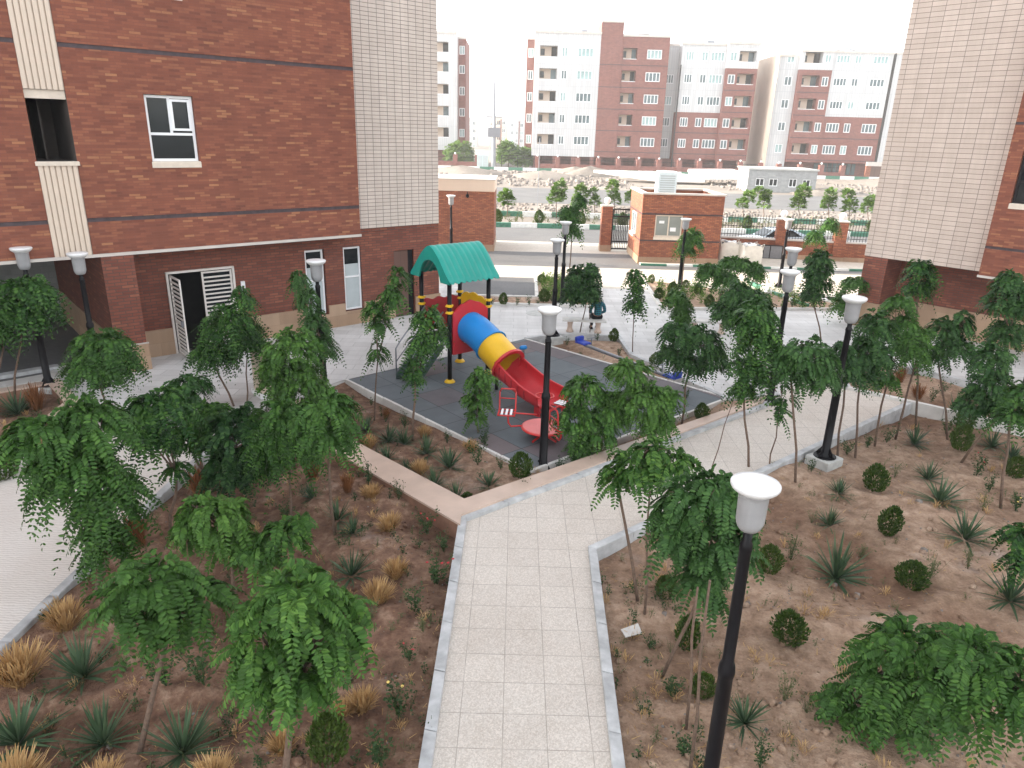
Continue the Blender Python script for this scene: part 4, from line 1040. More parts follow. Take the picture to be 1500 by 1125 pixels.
# parked car behind the boundary wall
ca = thing('parked_car', 'silver hatchback parked behind the iron railings beyond the sacks', 'car', (15.6,43.5,-.02), R(3))
def car():
    prof = [(-2.0,.35),(-2.05,.62),(-1.9,.80),(-1.0,.93),(-.35,1.38),(.75,1.44),(1.55,1.15),(1.95,1.0),(2.05,.6),(1.98,.35)]
    bm = MB(); n = len(prof); vs = []
    for (x, z) in prof:
        w = .82 if z < 1.0 else .82-.42*(z-1.0)
        for s in (-1,-.97,.97,1): vs.append((x, s*w, z-(.03 if abs(s) == 1 else 0)))
    fs = [(i*4+j, (i+1)*4+j, (i+1)*4+j+1, i*4+j+1) for i in range(n-1) for j in range(3)]
    fs += [tuple(i*4 for i in range(n))[::-1], tuple(i*4+3 for i in range(n))]
    bm.add(vs, [f[::-1] for f in fs]); b = bm.build('body', MT['carpaint'], ca)
    gl = MB()
    for s in (-1,1):
        y = s*.80
        gl.add([(-.82,y,.97),(-.3,s*.70,1.31),(.2,s*.69,1.35),(.2,y,.98)], [(0,1,2,3)[::s]]); gl.add([(.26,y,.98),(.26,s*.69,1.35),(.8,s*.69,1.36),(1.35,y,1.03)], [(0,1,2,3)[::s]])
    for v in range(0): pass
    gl.add([(-.98,-.72,.97),(-.98,.72,.97),(-.42,.62,1.35),(-.42,-.62,1.35)], [(3,2,1,0)]); gl.add([(1.5,-.68,1.19),(1.5,.68,1.19),(.85,.62,1.425),(.85,-.62,1.425)], [(0,1,2,3)])
    for i, v in enumerate(gl.v): gl.v[i] = (v[0], v[1]*1.03, v[2]+.012)
    gl.build('window', MT['glass'], ca)
    for x in (-1.25,1.3):
        for s in (-1,1):
            w = thing('wheel', None, None, (x,s*.72,.31)); w.parent = ca
            tb = MB(); tb.tube([(0,-.1,0),(0,.1,0)], .31, 20); tb.build('tyre', MT['tyre'], w); rb_ = MB(); rb_.tube([(0,s*.09,0),(0,s*.112,0)], .19, 14); rb_.build('rim', MT['grey_metal'], w)
    for s in (-1,1): MB().bbox(-2.07,-1.93,s*.62-.16,s*.62+.16,.62,.76,.02).build('headlight', MT['frost'], ca)
car()

# ------------------------------------------------------------------ lamps
def make_lamp():
    t = thing('garden_lamp', 'x', 'lamp'); 
    mb = MB(); mb.lathe([(.13,0),(.13,.02),(.086,.06),(.078,1.55),(.086,1.56),(.09,1.60),(.082,1.66),(.062,1.70),(.058,2.72),(.064,2.73),(.061,2.78),(.046,2.80),(.046,2.92)], n=16); mb.build('pole', MT['black'], t, smooth=True)
    mb = MB(); [mb.box(-.006+.0,.006,.05,.13,.0,.13) for _ in (0,)]
    mb = MB()
    for k in range(4):
        a = k*math.pi/2; d = (math.cos(a), math.sin(a)); n_ = (-d[1]*.008, d[0]*.008)
        mb.add([(d[0]*.05+n_[0],d[1]*.05+n_[1],.02),(d[0]*.22+n_[0],d[1]*.22+n_[1],.02),(d[0]*.05+n_[0],d[1]*.05+n_[1],.26),(d[0]*.05-n_[0],d[1]*.05-n_[1],.02),(d[0]*.22-n_[0],d[1]*.22-n_[1],.02),(d[0]*.05-n_[0],d[1]*.05-n_[1],.26)],
               [(0,1,2),(3,5,4),(1,4,5,2),(0,2,5,3),(0,3,4,1)])
    mb.lathe([(.23,0),(.23,.018)], n=16); mb.build('base_flange', MT['black'], t)
    mb = MB(); mb.lathe([(.05,2.88),(.09,2.885),(.115,2.92),(.132,2.965),(.136,2.99),(.143,3.25),(.150,3.28),(.170,3.302)], n=28); mb.build('lamp_shade', MT['frosted'], t, smooth=True)
    mb = MB(); mb.lathe([(.150,3.296),(.178,3.308),(.222,3.345),(.234,3.37),(.234,3.39),(.224,3.403),(.16,3.412),(.01,3.418)], n=28); mb.build('lamp_rim', MT['opal'], t, smooth=True)
    mb = MB(); mb.bbox(-.27,.27,-.27,.27,-.3,-.002,.02); mb.build('plinth', MT['plinth'], t)
    return t
lamp0 = make_lamp(); n_l = 0
FLAT = None
def lamp(x, y, z, h, label):
    global n_l
    o = lamp0 if n_l == 0 else copy_tree(lamp0); n_l += 1
    o.location = (x, y, z); o.scale = (1,1,h/3.425); o['label'] = label; o['group'] = 'white globe lamps on black poles in the garden'
    o.rotation_euler = (0,0,rng.uniform(0,1.5)); return o
p = G(1108,703,3.72); near_lamp = lamp(p[0], p[1], -.1, 3.82, 'nearest lamp, its white bowl shade large in front of the foliage at lower right')
near_lamp.scale[0] = near_lamp.scale[1] = .88
p = G(1208,668,.08); lamp(p[0], p[1], .08, 3.47, 'lamp on a square plinth at the edge of the right bed beside the angled path')
p = G(795,686,-.1); lamp(p[0], p[1], -.12, 3.42, 'lamp standing behind the corner of the planter wall in front of the roundabout')
p = G(810,493); lamp(p[0], p[1], .05, 3.2, 'lamp in the small triangular bed left of the bench with the person')
p = G(823,443,.1); lamp(p[0], p[1], .12, 3.15, 'lamp on a plinth in the back bed just left of the bushy tree')
lamp(7.28, 31.0, .1, 3.05, 'lamp in the back bed in front of the guardhouse window')
p = G(1141,420); lamp(p[0], p[1], .0, 3.1, 'lamp with a brownish pole in front of the boundary wall')
p = G(1163,362,3.45); lamp(p[0], p[1], .0, 3.45, 'lamp whose shade sits just above another in the middle of the plaza trees')
p = G(1158,395,3.45); lamp(p[0], p[1], .0, 3.45, 'lamp among the plaza trees with its shade just below another one')
p = G(72,566); lamp(p[0], p[1], .05, 3.5, 'leftmost lamp, on a plinth in the corner bed')
lamp(-10.55, 17.0, .0, 3.44, 'lamp before the brick pillar at the garage mouth')
lamp(-4.80, 17.0, .0, 3.42, 'lamp in front of the two tall frosted windows')
lamp(-3.42, 37.8, .0, 3.3, 'small lamp beyond the slide roof in front of the sunlit gatehouse')
p = G(1495,580); lamp(p[0]+.05, p[1], .05, 3.45, 'lamp at the right edge of the photo with its shade out of frame')

for ch in near_lamp.children:
    if ch.name.startswith(('lamp_shade', 'lamp_rim')): ch.scale = (1,1,.78); ch.location = (0,0,3.418*.22)
    elif ch.name.startswith('pole'): ch.scale = (1,1,1.035)
# ------------------------------------------------------------------ playground slide tower (built in the courtyard grid: x = a, y = b)
sl = thing('playground_slide', 'playground tower with a green roof and a blue, yellow and red tunnel slide', 'slide', (0,0,.016), AN)
P4 = [(10.55,14.7),(11.85,14.7),(10.55,16.0),(11.85,16.0)]
for (a, b) in P4:
    p = MB().tube([(a,b,0),(a,b,2.8)], .06, 14).build('post', MT['black'], sl, smooth=True)
    MB().lathe([(.15,0),(.15,.015),(.11,.06),(.063,.08)], (a,b,0), 16).build('foot_cap', MT['yellow'], p, smooth=True)
    for z in (1.92,2.10): MB().lathe([(.062,-.035),(.085,-.03),(.085,.03),(.062,.035)], (a,b,z), 16).box(a-.11,a+.11,b-.03,b+.03,z-.02,z+.02).build('clamp', MT['yellow'], p)
MB().bbox(10.6,11.8,14.75,15.95,1.02,1.1,.01).build('platform', MT['step'], sl)
# roof: bell profile swept along a, ribbed, closed gables with arches
def roof():
    a0, a1, bc = 10.38, 12.02, 15.36; hw = .86
    prof = []
    for i in range(25):
        t = -1 + 2*i/24; s = abs(t); z = 2.72 + .86*(1 - s**1.55) - .02*(s > .99)
        if s > .72: z += .06*((s-.72)/.28)**2
        prof.append((bc + t*hw*(1.0 + .05*s**4), z))
    mb = MB(); na = 96; th = .045
    for side in (0, 1):
        vs = []
        for k in range(na+1):
            a = a0 + (a1-a0)*k/na; rib = .036*abs(math.sin(math.pi*9*k/na))
            for i, (y, z) in enumerate(prof):
                s = abs(y-bc)/hw; o = rib*min(1, .35+s) - th*side
                nz = 1-.65*s; ny = math.copysign(.75*s, y-bc)
                zz = z + o*nz
                if i in (0, 24): zz -= .06*abs(math.sin(math.pi*9*k/na))*(1 if side == 0 else .8)
                vs.append((a, y+o*ny, zz))
        n = len(prof); fs = [(k*n+i, (k+1)*n+i, (k+1)*n+i+1, k*n+i+1) for k in range(na) for i in range(n-1)]
        mb.add(vs, fs if side == 0 else [f[::-1] for f in fs])
    n = len(prof); N = (na+1)*n
    ed = [(k*n, (k+1)*n, N+(k+1)*n, N+k*n) for k in range(na)] + [(k*n+n-1, N+k*n+n-1, N+(k+1)*n+n-1, (k+1)*n+n-1) for k in range(na)]
    mb.f += ed; mb.m += [0]*len(ed)
    r = mb.build('roof', MT['green'], sl, smooth=True)
    for (aa, d) in ((a0+.0, .05), (a1-.05, .05)):
        m2 = MB(); bot = []
        for i, (y, z) in enumerate(prof):
            t = (y-bc)/.46; bot.append(2.70 + (.52*math.sqrt(max(0, 1-t*t)) if abs(t) < 1 else 0))
        vs = []
        for i, (y, z) in enumerate(prof):
            zb = min(bot[i], z-.05); vs += [(aa,y,zb),(aa,y,z+.005),(aa+d,y,zb),(aa+d,y,z+.005)]
        fs = []
        for i in range(len(prof)-1):
            o, q = i*4, (i+1)*4; fs += [(o,o+1,q+1,q),(o+2,q+2,q+3,o+3),(o,q,q+2,o+2),(o+1,o+3,q+3,q+1)]
        m2.add(vs, fs); m2.build('gable', MT['green'], r)
roof()
# guard panels
def wavy(pts_top, zb, axis, const, th, name, mat, hole=None):
    mb = MB(); n = len(pts_top); vs = []
    for (u, z) in pts_top:
        for d in (0, th):
            for zz in (zb, z): vs.append((const+d, u, zz) if axis == 'a' else (u, const+d, zz))
    fs = []
    for i in range(n-1):
        o, q = i*4, (i+1)*4; fs += [(o,o+1,q+1,q),(o+2,q+2,q+3,o+3),(o+1,o+3,q+3,q+1),(o,q,q+2,o+2)]
    fs += [(0,2,3,1),(n*4-4,n*4-3,n*4-1,n*4-2)]
    return mb.add(vs, fs).build(name, mat, sl)
top = [(14.78+1.14*i/30, 1.98 + .16*abs(math.sin(math.pi*(i/30)*1.0))**.6 + .05*abs(math.sin(3*math.pi*i/30))) for i in range(31)]
wavy(top, 1.12, 'a', 11.83, .04, 'yellow_panel', MT['yellow'])
top = [(10.62+1.16*i/20, 2.02+.03*math.sin(i*.9)) for i in range(21)]
wavy(top, 1.12, 'b', 15.98, .04, 'red_panel', MT['dred'])
# round tunnel panel
def ring_panel():
    mb = MB(); n = 40; cx, cz, rr = 11.2, 1.42, .43; vs = []
    for k in range(n):
        t = 2*math.pi*k/n; c, s = math.cos(t), math.sin(t)
        m = max(abs(c), abs(s)); ox, oz = .58*c/m, .66*s/m
        if oz > .6: oz = .50 + .24*math.exp(-(ox/.40)**4) + .03*math.cos(ox*16)
        elif oz > 0: oz *= .50/.66
        for d in (0, .06):
            vs += [(cx+ox, 14.64+d, cz+oz), (cx+rr*c, 14.64+d, cz+rr*s)]
    fs = []
    for k in range(n):
        o, q = k*4, ((k+1) % n)*4; fs += [(o,q,q+1,o+1),(o+2,o+3,q+3,q+2),(o,o+2,q+2,q),(o+1,q+1,q+3,o+3)]
    mb.add(vs, [f[::-1] for f in fs]); mb.build('tunnel_panel', MT['red'], sl)
ring_panel()
# tunnel slide path in the (b, z) plane at a = AX
AX = 11.2
path = [(14.66,1.44),(14.4,1.40),(14.1,1.30),(13.75,1.14),(13.4,.97),(13.05,.80)]
def ring(c, d, r, th0=0, th1=2*math.pi, n=28, ax=AX):
    d = Vector((d[0], d[1])).normalized(); nb, nz = -d.y, d.x
    out = []
    for k in range(n+1):
        t = th0 + (th1-th0)*k/n
        out.append((ax + r*math.cos(t), c[0] + nb*r*math.sin(t)*-1, c[1] + nz*r*math.sin(t)*-1))
    return out
def tubeseg(pts, r, name, mat, parent=sl):
    mb = MB(); n = 28
    for rr, flip in ((r, False), (r-.02, True)):
        vs = []
        for i, c in enumerate(pts):
            a = pts[max(0,i-1)]; b = pts[min(len(pts)-1,i+1)]; vs += ring(c, (b[0]-a[0], b[1]-a[1]), rr)
        fs = [(i*(n+1)+k, (i+1)*(n+1)+k, (i+1)*(n+1)+k+1, i*(n+1)+k+1) for i in range(len(pts)-1) for k in range(n)]
        mb.add(vs, [f[::-1] for f in fs] if flip else fs)
    return mb.build(name, mat, parent, smooth=True)
tubeseg(path[:4], .43, 'tunnel_section', MT['blue']); tubeseg(path[3:], .43, 'tunnel_section', MT['yellow'])
def flange(c, d, r0, r1, w, name, mat, ax=AX):
    d = Vector(d).normalized(); mb = MB(); A = (c[0]-d.x*w/2, c[1]-d.y*w/2); B = (c[0]+d.x*w/2, c[1]+d.y*w/2); n = 28
    vs = ring(A, d, r0)+ring(A, d, r1)+ring(B, d, r1)+ring(B, d, r0); N = n+1
    fs = [(j*N+k, ((j+1) % 4)*N+k, ((j+1) % 4)*N+k+1, j*N+k+1) for j in range(4) for k in range(n)]
    return mb.add(vs, fs).build(name, mat, sl)
dj = (path[4][0]-path[2][0], path[4][1]-path[2][1])
flange(path[3], dj, .425, .475, .035, 'flange', MT['blue']); flange(path[3], dj, .425, .474, .012, 'flange', MT['black'])
flange(path[-1], (-.35,-.17), .40, .49, .07, 'flange', MT['red'])
# open red chute with flared sides
ch = [(13.3,.92),(13.05,.80),(12.85,.71),(12.6,.61),(12.35,.52),(12.1,.44),(11.85,.39),(11.6,.365),(11.38,.34)]
mb = MB(); n = 20; ox, ix = [], []
for i, c in enumerate(ch):
    f = (max(0, i-1)/(len(ch)-2))**.8
    for side, o in ((0,0),(1,.03)):
        row = []
        for k in range(n+1):
            t = -1+2*k/n; ph = t*R(112 if i else 60); r0 = .385 if i == 0 else .43
            x0, z0 = r0*math.sin(ph), -r0*math.cos(ph)
            e = max(0, abs(t)-.62)/.38
            x1, z1 = .47*max(-1, min(1, 1.35*t))*(1+.06*e), -.13+.30*e**1.2
            x = x0+(x1-x0)*f; z = z0+(z1-z0)*f; q = math.hypot(x, z+.05)
            row.append((AX+x+(x/q*o if abs(t) > .5 else 0), c[0], max(.10, c[1]+z)-(o if abs(t) < .6 else 0)))
        (ox if side else ix).append(row)
N = n+1; vs = [p for r_ in ix for p in r_]; m_ = len(ch)
mb.add(vs, [(i*N+k, i*N+k+1, (i+1)*N+k+1, (i+1)*N+k) for i in range(m_-1) for k in range(n)])
vs = [p for r_ in ox for p in r_]; mb.add(vs, [(i*N+k, (i+1)*N+k, (i+1)*N+k+1, i*N+k+1) for i in range(m_-1) for k in range(n)])
mb.build('chute', MT['red'], sl, smooth=True)
mb = MB()
for k in (0, n): mb.tube([ (r_[k][0], r_[k][1], r_[k][2]) for r_ in ix[1:]], .028, 8)
mb.build('chute_rim', MT['red'], sl, smooth=True)
mb = MB(); mb.box(AX-.44,AX-.38,11.38,11.55,0,.3); mb.box(AX+.38,AX+.44,11.38,11.55,0,.3); mb.tube([(AX-.42,11.37,.24),(AX+.42,11.37,.24)], .03, 8); mb.tube([(AX-.42,11.37,.12),(AX+.42,11.37,.12)], .02, 8); mb.build('chute_foot', MT['red'], sl)
for k in range(6):
    i = 1+k; 
    for s in (0, n): MB().box(ix[i][s][0]-.018+(.035 if s else -.035), ix[i][s][0]+.018+(.035 if s else -.035), ix[i][s][1]-.015, ix[i][s][1]+.015, max(.13,ix[i][s][2]-.22), ix[i][s][2]-.01).build('chute_rib', MT['dred'], sl)
MB().tube([(AX,13.5,0),(AX,13.5,.6)], .05, 10).build('slide_leg', MT['black'], sl)
# steps and hand rails
mb = MB(); ns = 6
for k in range(ns):
    x1 = 10.5-.15*(ns-1-k)-.0; z = 1.08*(k+1)/(ns+1)
    mb.bbox(x1-.2, x1, 15.0, 15.72, z-.03, z, .008)
mb.build('tread', MT['step'], sl)
mb = MB()
for y in (14.97, 15.72):
    mb.add([(9.52,y,0),(9.72,y,0),(10.55,y,.88),(10.55,y,1.1),(9.52,y,.16),(9.52,y+.03,0),(9.72,y+.03,0),(10.55,y+.03,.88),(10.55,y+.03,1.1),(9.52,y+.03,.16)],
           [(0,1,2,3,4),(9,8,7,6,5),(0,5,6,1),(1,6,7,2),(3,8,9,4),(4,9,5,0)])
mb.build('stringer', MT['step'], sl)
mb = MB()
for y in (14.94, 15.78):
    mb.tube([(9.55,y,.02),(9.55,y,.85),(9.68,y,1.02),(10.52,y,1.9)], .02, 8); mb.tube([(9.55,y,.48),(10.52,y,1.5)], .014, 6); mb.tube([(9.55,y,.16),(10.52,y,1.15)], .014, 6)
mb.build('hand_rail', MT['grey_metal'], sl, smooth=True)

# spring rider
sr = thing('spring_rider', 'small blue rocking seat beside the red chute on the playground', 'rider', (*G(766,521),.016), R(30)); sr.scale = (.62,.62,.62)
mb = MB(); mb.tube([(.07*math.cos(t*.9), .07*math.sin(t*.9), .02+.02*t/2) for t in range(28)], .012, 5); mb.build('spring', MT['black'], sr)
MB().lathe([(.02,.0),(.12,.02),(.13,.1),(.1,.18),(.03,.2)], (0,0,.3), 14, sx=1.7, sy=.9).build('seat', MT['blue'], sr, smooth=True)

# roundabout
mg = thing('roundabout', 'red playground roundabout with a pale red disc and tubular seats', 'roundabout', (.72,14.45,.016), R(8))
MB().lathe([(.44,.0),(.47,.02),(.46,.045),(.05,.05)], (0,0,.24), 36).build('disc', MT['pinkred'], mg)
mb = MB(); mb.tube([(.475*math.cos(t*math.pi/18), .475*math.sin(t*math.pi/18), .255) for t in range(36)], .022, 6, closed=True); mb.build('disc_rim', MT['redpaint'], mg, smooth=True)
mb = MB(); mb.lathe([(.06,.02),(.06,.24)], n=12); [mb.tube([(0,0,.1),(.38*math.cos(a),.38*math.sin(a),.03)], .025, 6) for a in (.8,2.3,3.9,5.4)]; mb.build('base', MT['redpaint'], mg)
mb = MB(); mb.tube([(0,0,.28),(0,0,.92)], .035, 10); mb.tube([(.2*math.cos(t*math.pi/12), .2*math.sin(t*math.pi/12), 1.0) for t in range(24)], .016, 6, closed=True); [mb.tube([(0,0,.86),(.2*math.cos(a),.2*math.sin(a),1.0)], .013, 6) for a in (0,2.1,4.2)]; mb.build('hand_wheel', MT['redpaint'], mg, smooth=True)
for k in range(3):
    a = R(168 + 120*k); st = thing('seat', None, None, (.0,0,0), a); st.parent = mg
    mb = MB(); mb.tube([(.15,0,.55),(.62,0,.56),(.98,0,.56)], .018, 8); mb.tube([(.44,0,.27),(.72,0,.24),(.78,0,.32),(.80,0,.55)], .02, 8)
    for x in (.64,1.0): mb.tube([(x,.18,.56),(x,-.15,.56),(x,-.2,.62),(x,-.22,.98)], .018, 8)
    mb.tube([(.64,-.22,.96),(.68,-.225,1.04),(.96,-.225,1.04),(1.0,-.22,.96)], .018, 8); mb.tube([(.64,-.21,.82),(1.0,-.21,.82)], .014, 8)
    mb.tube([(.64,.18,.56),(1.0,.18,.56)], .018, 8); mb.tube([(.64,-.16,.57),(1.0,-.16,.57)], .018, 8); mb.build('seat_frame', MT['redpaint'], st, smooth=True)
    for x in (.72,.82,.92): MB().bbox(x-.025,x+.025,-.15,.17,.575,.595,.004).build('slat', MT['pvc'], st)

# seesaw
A_ = Vector((*G(853,503,.5),.5)); B_ = Vector((*G(986,553,.42),.42)); mid = (A_+B_)/2
ss = thing('seesaw', 'grey seesaw with two blue seats along the edge of the playground', 'seesaw', (mid.x, mid.y, 0), math.atan2(B_.y-A_.y, B_.x-A_.x))
hl = (B_-A_).length/2; sl_ = (B_.z-A_.z)/2
MB().tube([(-hl+.1,0,.44-sl_),(hl-.1,0,.44+sl_)], .05, 10).build('beam', MT['grey_metal'], ss)
MB().tube([(0,-.2,0),(0,-.05,.4)], .03, 8).tube([(0,.2,0),(0,.05,.4)], .03, 8).tube([(0,-.12,.40),(0,.12,.40)], .04, 8).build('pivot', MT['grey_metal'], ss)
for s in (-1,1):
    x = s*hl*.98; z = .5+s*sl_
    e = MB().bbox(x-.2,x+.2,-.15,.15,z-.03,z+.03,.03).bbox(x+s*.17-.04,x+s*.17+.04,-.15,.15,z+.03,z+.16,.03).build('seat', MT['dblue'], ss)
    MB().tube([(x-s*.35,-.17,z+.22),(x-s*.35,.17,z+.22)], .018, 8).tube([(x-s*.35,0,z),(x-s*.35,0,z+.22)], .018, 8).build('handle', MT['grey_metal'], ss)

# stone post near the left bed
po = thing('stone_post', 'beige rectangular stone post on a white base at the top of the left bed', 'post', (*W(6.3,16.75),0), AN)
MB().bbox(-.2,.2,-.25,.25,.12,1.35,.02).build('shaft', MT['beige'], po); MB().bbox(-.25,.25,-.3,.3,0,.12,.01).build('base', MT['pvc'], po)
# manhole cover and paper
o = MB().lathe([(.42,0),(.42,.008)], (0,0,0), 28).build('manhole_cover', MT['plinth'], loc=(*G(787,459),.001)); tag(o, 'round grey manhole cover in the plaza paving left of the bench', 'manhole cover')
o = MB().prism([G(910,917),G(935,908),G(941,922),G(917,928)], -.07, -.055).build('loose_tile', MT['kerbw']); tag(o, 'loose white square tile lying on the soil of the right bed', 'tile')
# benches
def make_bench():
    t = thing('bench', 'x', 'bench'); MB().bbox(-.75,.75,-.2,.2,.39,.46,.02).build('seat', MT['kerbw'], t)
    for x in (-.48,.48): MB().lathe([(.13,0),(.13,.04),(.10,.07),(.08,.2),(.10,.33),(.12,.388)], (x,0,0), 12, sy=1.2).build('leg', MT['trav'], t, smooth=True)
    return t
be = make_bench(); be.location = (2.42,23.6,0); be.rotation_euler = (0,0,R(-3)); be['label'] = 'pale stone bench on which the person in the plaid shirt sits'; be['group'] = 'pale stone benches in the plaza'
b_2 = copy_tree(be); b_2.location = (6.75,23.9,0); b_2['label'] = 'empty pale stone bench half hidden behind the trees in mid plaza'

# person on the bench, seen from behind
def skin_mesh(name, verts, edges, mat, parent, sub=1):
    me = bpy.data.meshes.new(name); me.from_pydata([v[:3] for v in verts], edges, []); me.update()
    o = bpy.data.objects.new(name, me); col.objects.link(o); m = o.modifiers.new('s', 'SKIN')
    sv = me.skin_vertices[0].data
    for i, v in enumerate(verts): sv[i].radius = (v[3], v[4] if len(v) > 4 else v[3])
    sv[0].use_root = True
    o.modifiers.new('u', 'SUBSURF').levels = sub
    dg = bpy.context.evaluated_depsgraph_get(); dg.update(); nm = bpy.data.meshes.new_from_object(o.evaluated_get(dg)); bpy.data.objects.remove(o)
    nm.materials.clear(); nm.materials.append(mat)
    for p in nm.polygons: p.use_smooth = True
    r = bpy.data.objects.new(name, nm); col.objects.link(r); r.parent = parent; return r
pe = thing('person', 'person in a blue plaid shirt and black trousers sitting on the bench', 'person', (2.86,23.62,0), R(4))
V_ = [(0,-.05,.56,.12,.10),(0,-.06,.72,.12,.09),(0,-.05,.9,.13,.09),(0,-.02,1.02,.09,.08),(0,.0,1.09,.05,.05),(0,.03,1.18,.075,.085),(0,.04,1.27,.075,.09)]
E_ = [(i,i+1) for i in range(6)]
def limb(start, pts):
    b = len(V_); V_.extend(pts); E_.append((start, b)); E_.extend((b+i, b+i+1) for i in range(len(pts)-1)); return len(V_)-1
for s in (-1,1):
    h = limb(3, [(s*.17,-.03,.99,.055),(s*.25,.02,.74,.042),(s*.17,.22,.62,.032),(s*.13,.28,.60,.028),(s*.12,.33,.59,.03,.018)])
    for k in range(4): limb(h, [(s*(.155-.022*k),.37,.585,.009),(s*(.158-.022*k),.40+.008*(k in (1,2)),.575,.008),(s*(.158-.022*k),.42+.01*(k in (1,2)),.56,.007)])
    limb(h, [(s*.09,.33,.585,.010),(s*.07,.36,.58,.008)])
    limb(0, [(s*.10,.05,.54,.085),(s*.12,.40,.52,.065),(s*.11,.42,.30,.05),(s*.11,.40,.08,.036),(s*.11,.50,.04,.035)])
skin_mesh('body', V_, E_, MT['skin'], pe)
V_ = [(0,-.05,.58,.15,.125),(0,-.06,.72,.15,.115),(0,-.05,.9,.155,.115),(0,-.02,1.02,.11,.1)]; E_ = [(0,1),(1,2),(2,3)]
for s in (-1,1): limb(3, [(s*.18,-.03,.99,.075),(s*.26,.02,.74,.06),(s*.18,.2,.63,.048)])
skin_mesh('shirt', V_, E_, MT['plaid'], pe)
V_ = [(0,-.05,.55,.155,.125)]; E_ = []
for s in (-1,1): limb(0, [(s*.11,.05,.545,.105),(s*.12,.41,.53,.082),(s*.11,.43,.30,.068),(s*.11,.41,.1,.06)])
skin_mesh('trousers', V_, E_, MT['black_cloth'], pe)
skin_mesh('hair', [(0,.01,1.22,.085,.085),(0,.01,1.31,.085,.085),(0,.05,1.36,.06,.06)], [(0,1),(1,2)], MT['hair'], pe)
for s in (-1,1): MB().bbox(s*.11-.05,s*.11+.05,.36,.62,0,.09,.03).build('shoe', MT['black'], pe)
# ------------------------------------------------------------------ vegetation generators
def compound_leaves(C, Rd, n, L, pairs, ll, lw, det, r, droop=1.2, up=.25):
    """n pinnate leaves round an ellipsoid (centre C, radii Rd); returns verts, quads"""
    C = np.asarray(C, float); Rd = np.asarray(Rd, float)
    u = r.normal(size=(n,3)); u /= np.linalg.norm(u, axis=1)[:,None]; u[:,2] = np.where(u[:,2] < -.75, -u[:,2]*.6, u[:,2])
    rad = r.uniform(.12, 1.0, n)**.5
    S = C + u*Rd*rad[:,None]
    d = u.copy(); d[:,2] = np.maximum(d[:,2], -.25)*.6 + up; d[:,:2] += r.normal(0,.25,(n,2)); d += r.normal(0,.15,(n,3)); d /= np.linalg.norm(d, axis=1)[:,None]
    ln = L*np.where(r.uniform(size=n) < .12, r.uniform(1.15,1.5,n), r.uniform(.6,1.15,n)); dr = droop*r.uniform(.7,1.7,n)
    t = (np.arange(pairs)+.8)/(pairs+.3)
    tt = np.concatenate([t, t]); sg = np.concatenate([np.ones(pairs), -np.ones(pairs)])
    tt = np.append(tt, 1.0); sg = np.append(sg, 0.0); K = len(tt)
    P = S[:,None,:] + (ln[:,None]*tt)[:,:,None]*d[:,None,:]; P[:,:,2] -= (dr*ln)[:,None]*tt**2*.8
    T = np.repeat(d[:,None,:], K, 1).copy(); T[:,:,2] -= dr[:,None]*1.6*tt; T /= np.linalg.norm(T, axis=2)[:,:,None]
    Z = np.array([0,0,1.0]); Sd = np.cross(T, Z + r.normal(0,.35,(n,1,3))); Sd /= np.linalg.norm(Sd, axis=2)[:,:,None]+1e-9
    Nn = np.cross(Sd, T)
    D = Sd*(sg*.88)[None,:,None] + T*np.where(sg == 0, 1.0, .42)[None,:,None] - Nn*(.22) + r.normal(0,.065,(n,K,3)); D /= np.linalg.norm(D, axis=2)[:,:,None]
    B = np.cross(D, Nn); B /= np.linalg.norm(B, axis=2)[:,:,None]+1e-9
    sz = (.72+.5*np.sin(math.pi*np.clip(tt*.9+.08,0,1)))[None,:,None]*r.uniform(.8,1.15,(n,K,1))
    Ld = D*ll*sz; Wd = B*lw*.5*sz; N2 = np.cross(B, D)*lw*.22*sz
    if det:
        V = np.stack([P, P+Ld*.32+Wd+N2, P+Ld*.74+Wd*.85+N2, P+Ld, P+Ld*.74-Wd*.85+N2, P+Ld*.32-Wd+N2], 2).reshape(-1,3)
        m = n*K; b = (np.arange(m)*6)[:,None]
        Q = np.concatenate([b+np.array([0,1,2,3]), b+np.array([0,3,4,5])])
    else:
        V = np.stack([P, P+Ld*.5+Wd, P+Ld, P+Ld*.5-Wd], 2).reshape(-1,3); m = n*K
        Q = (np.arange(m)*4)[:,None]+np.array([0,1,2,3])
    return V, Q
TREES = 'young locust trees planted in the courtyard beds'
tcount = 0
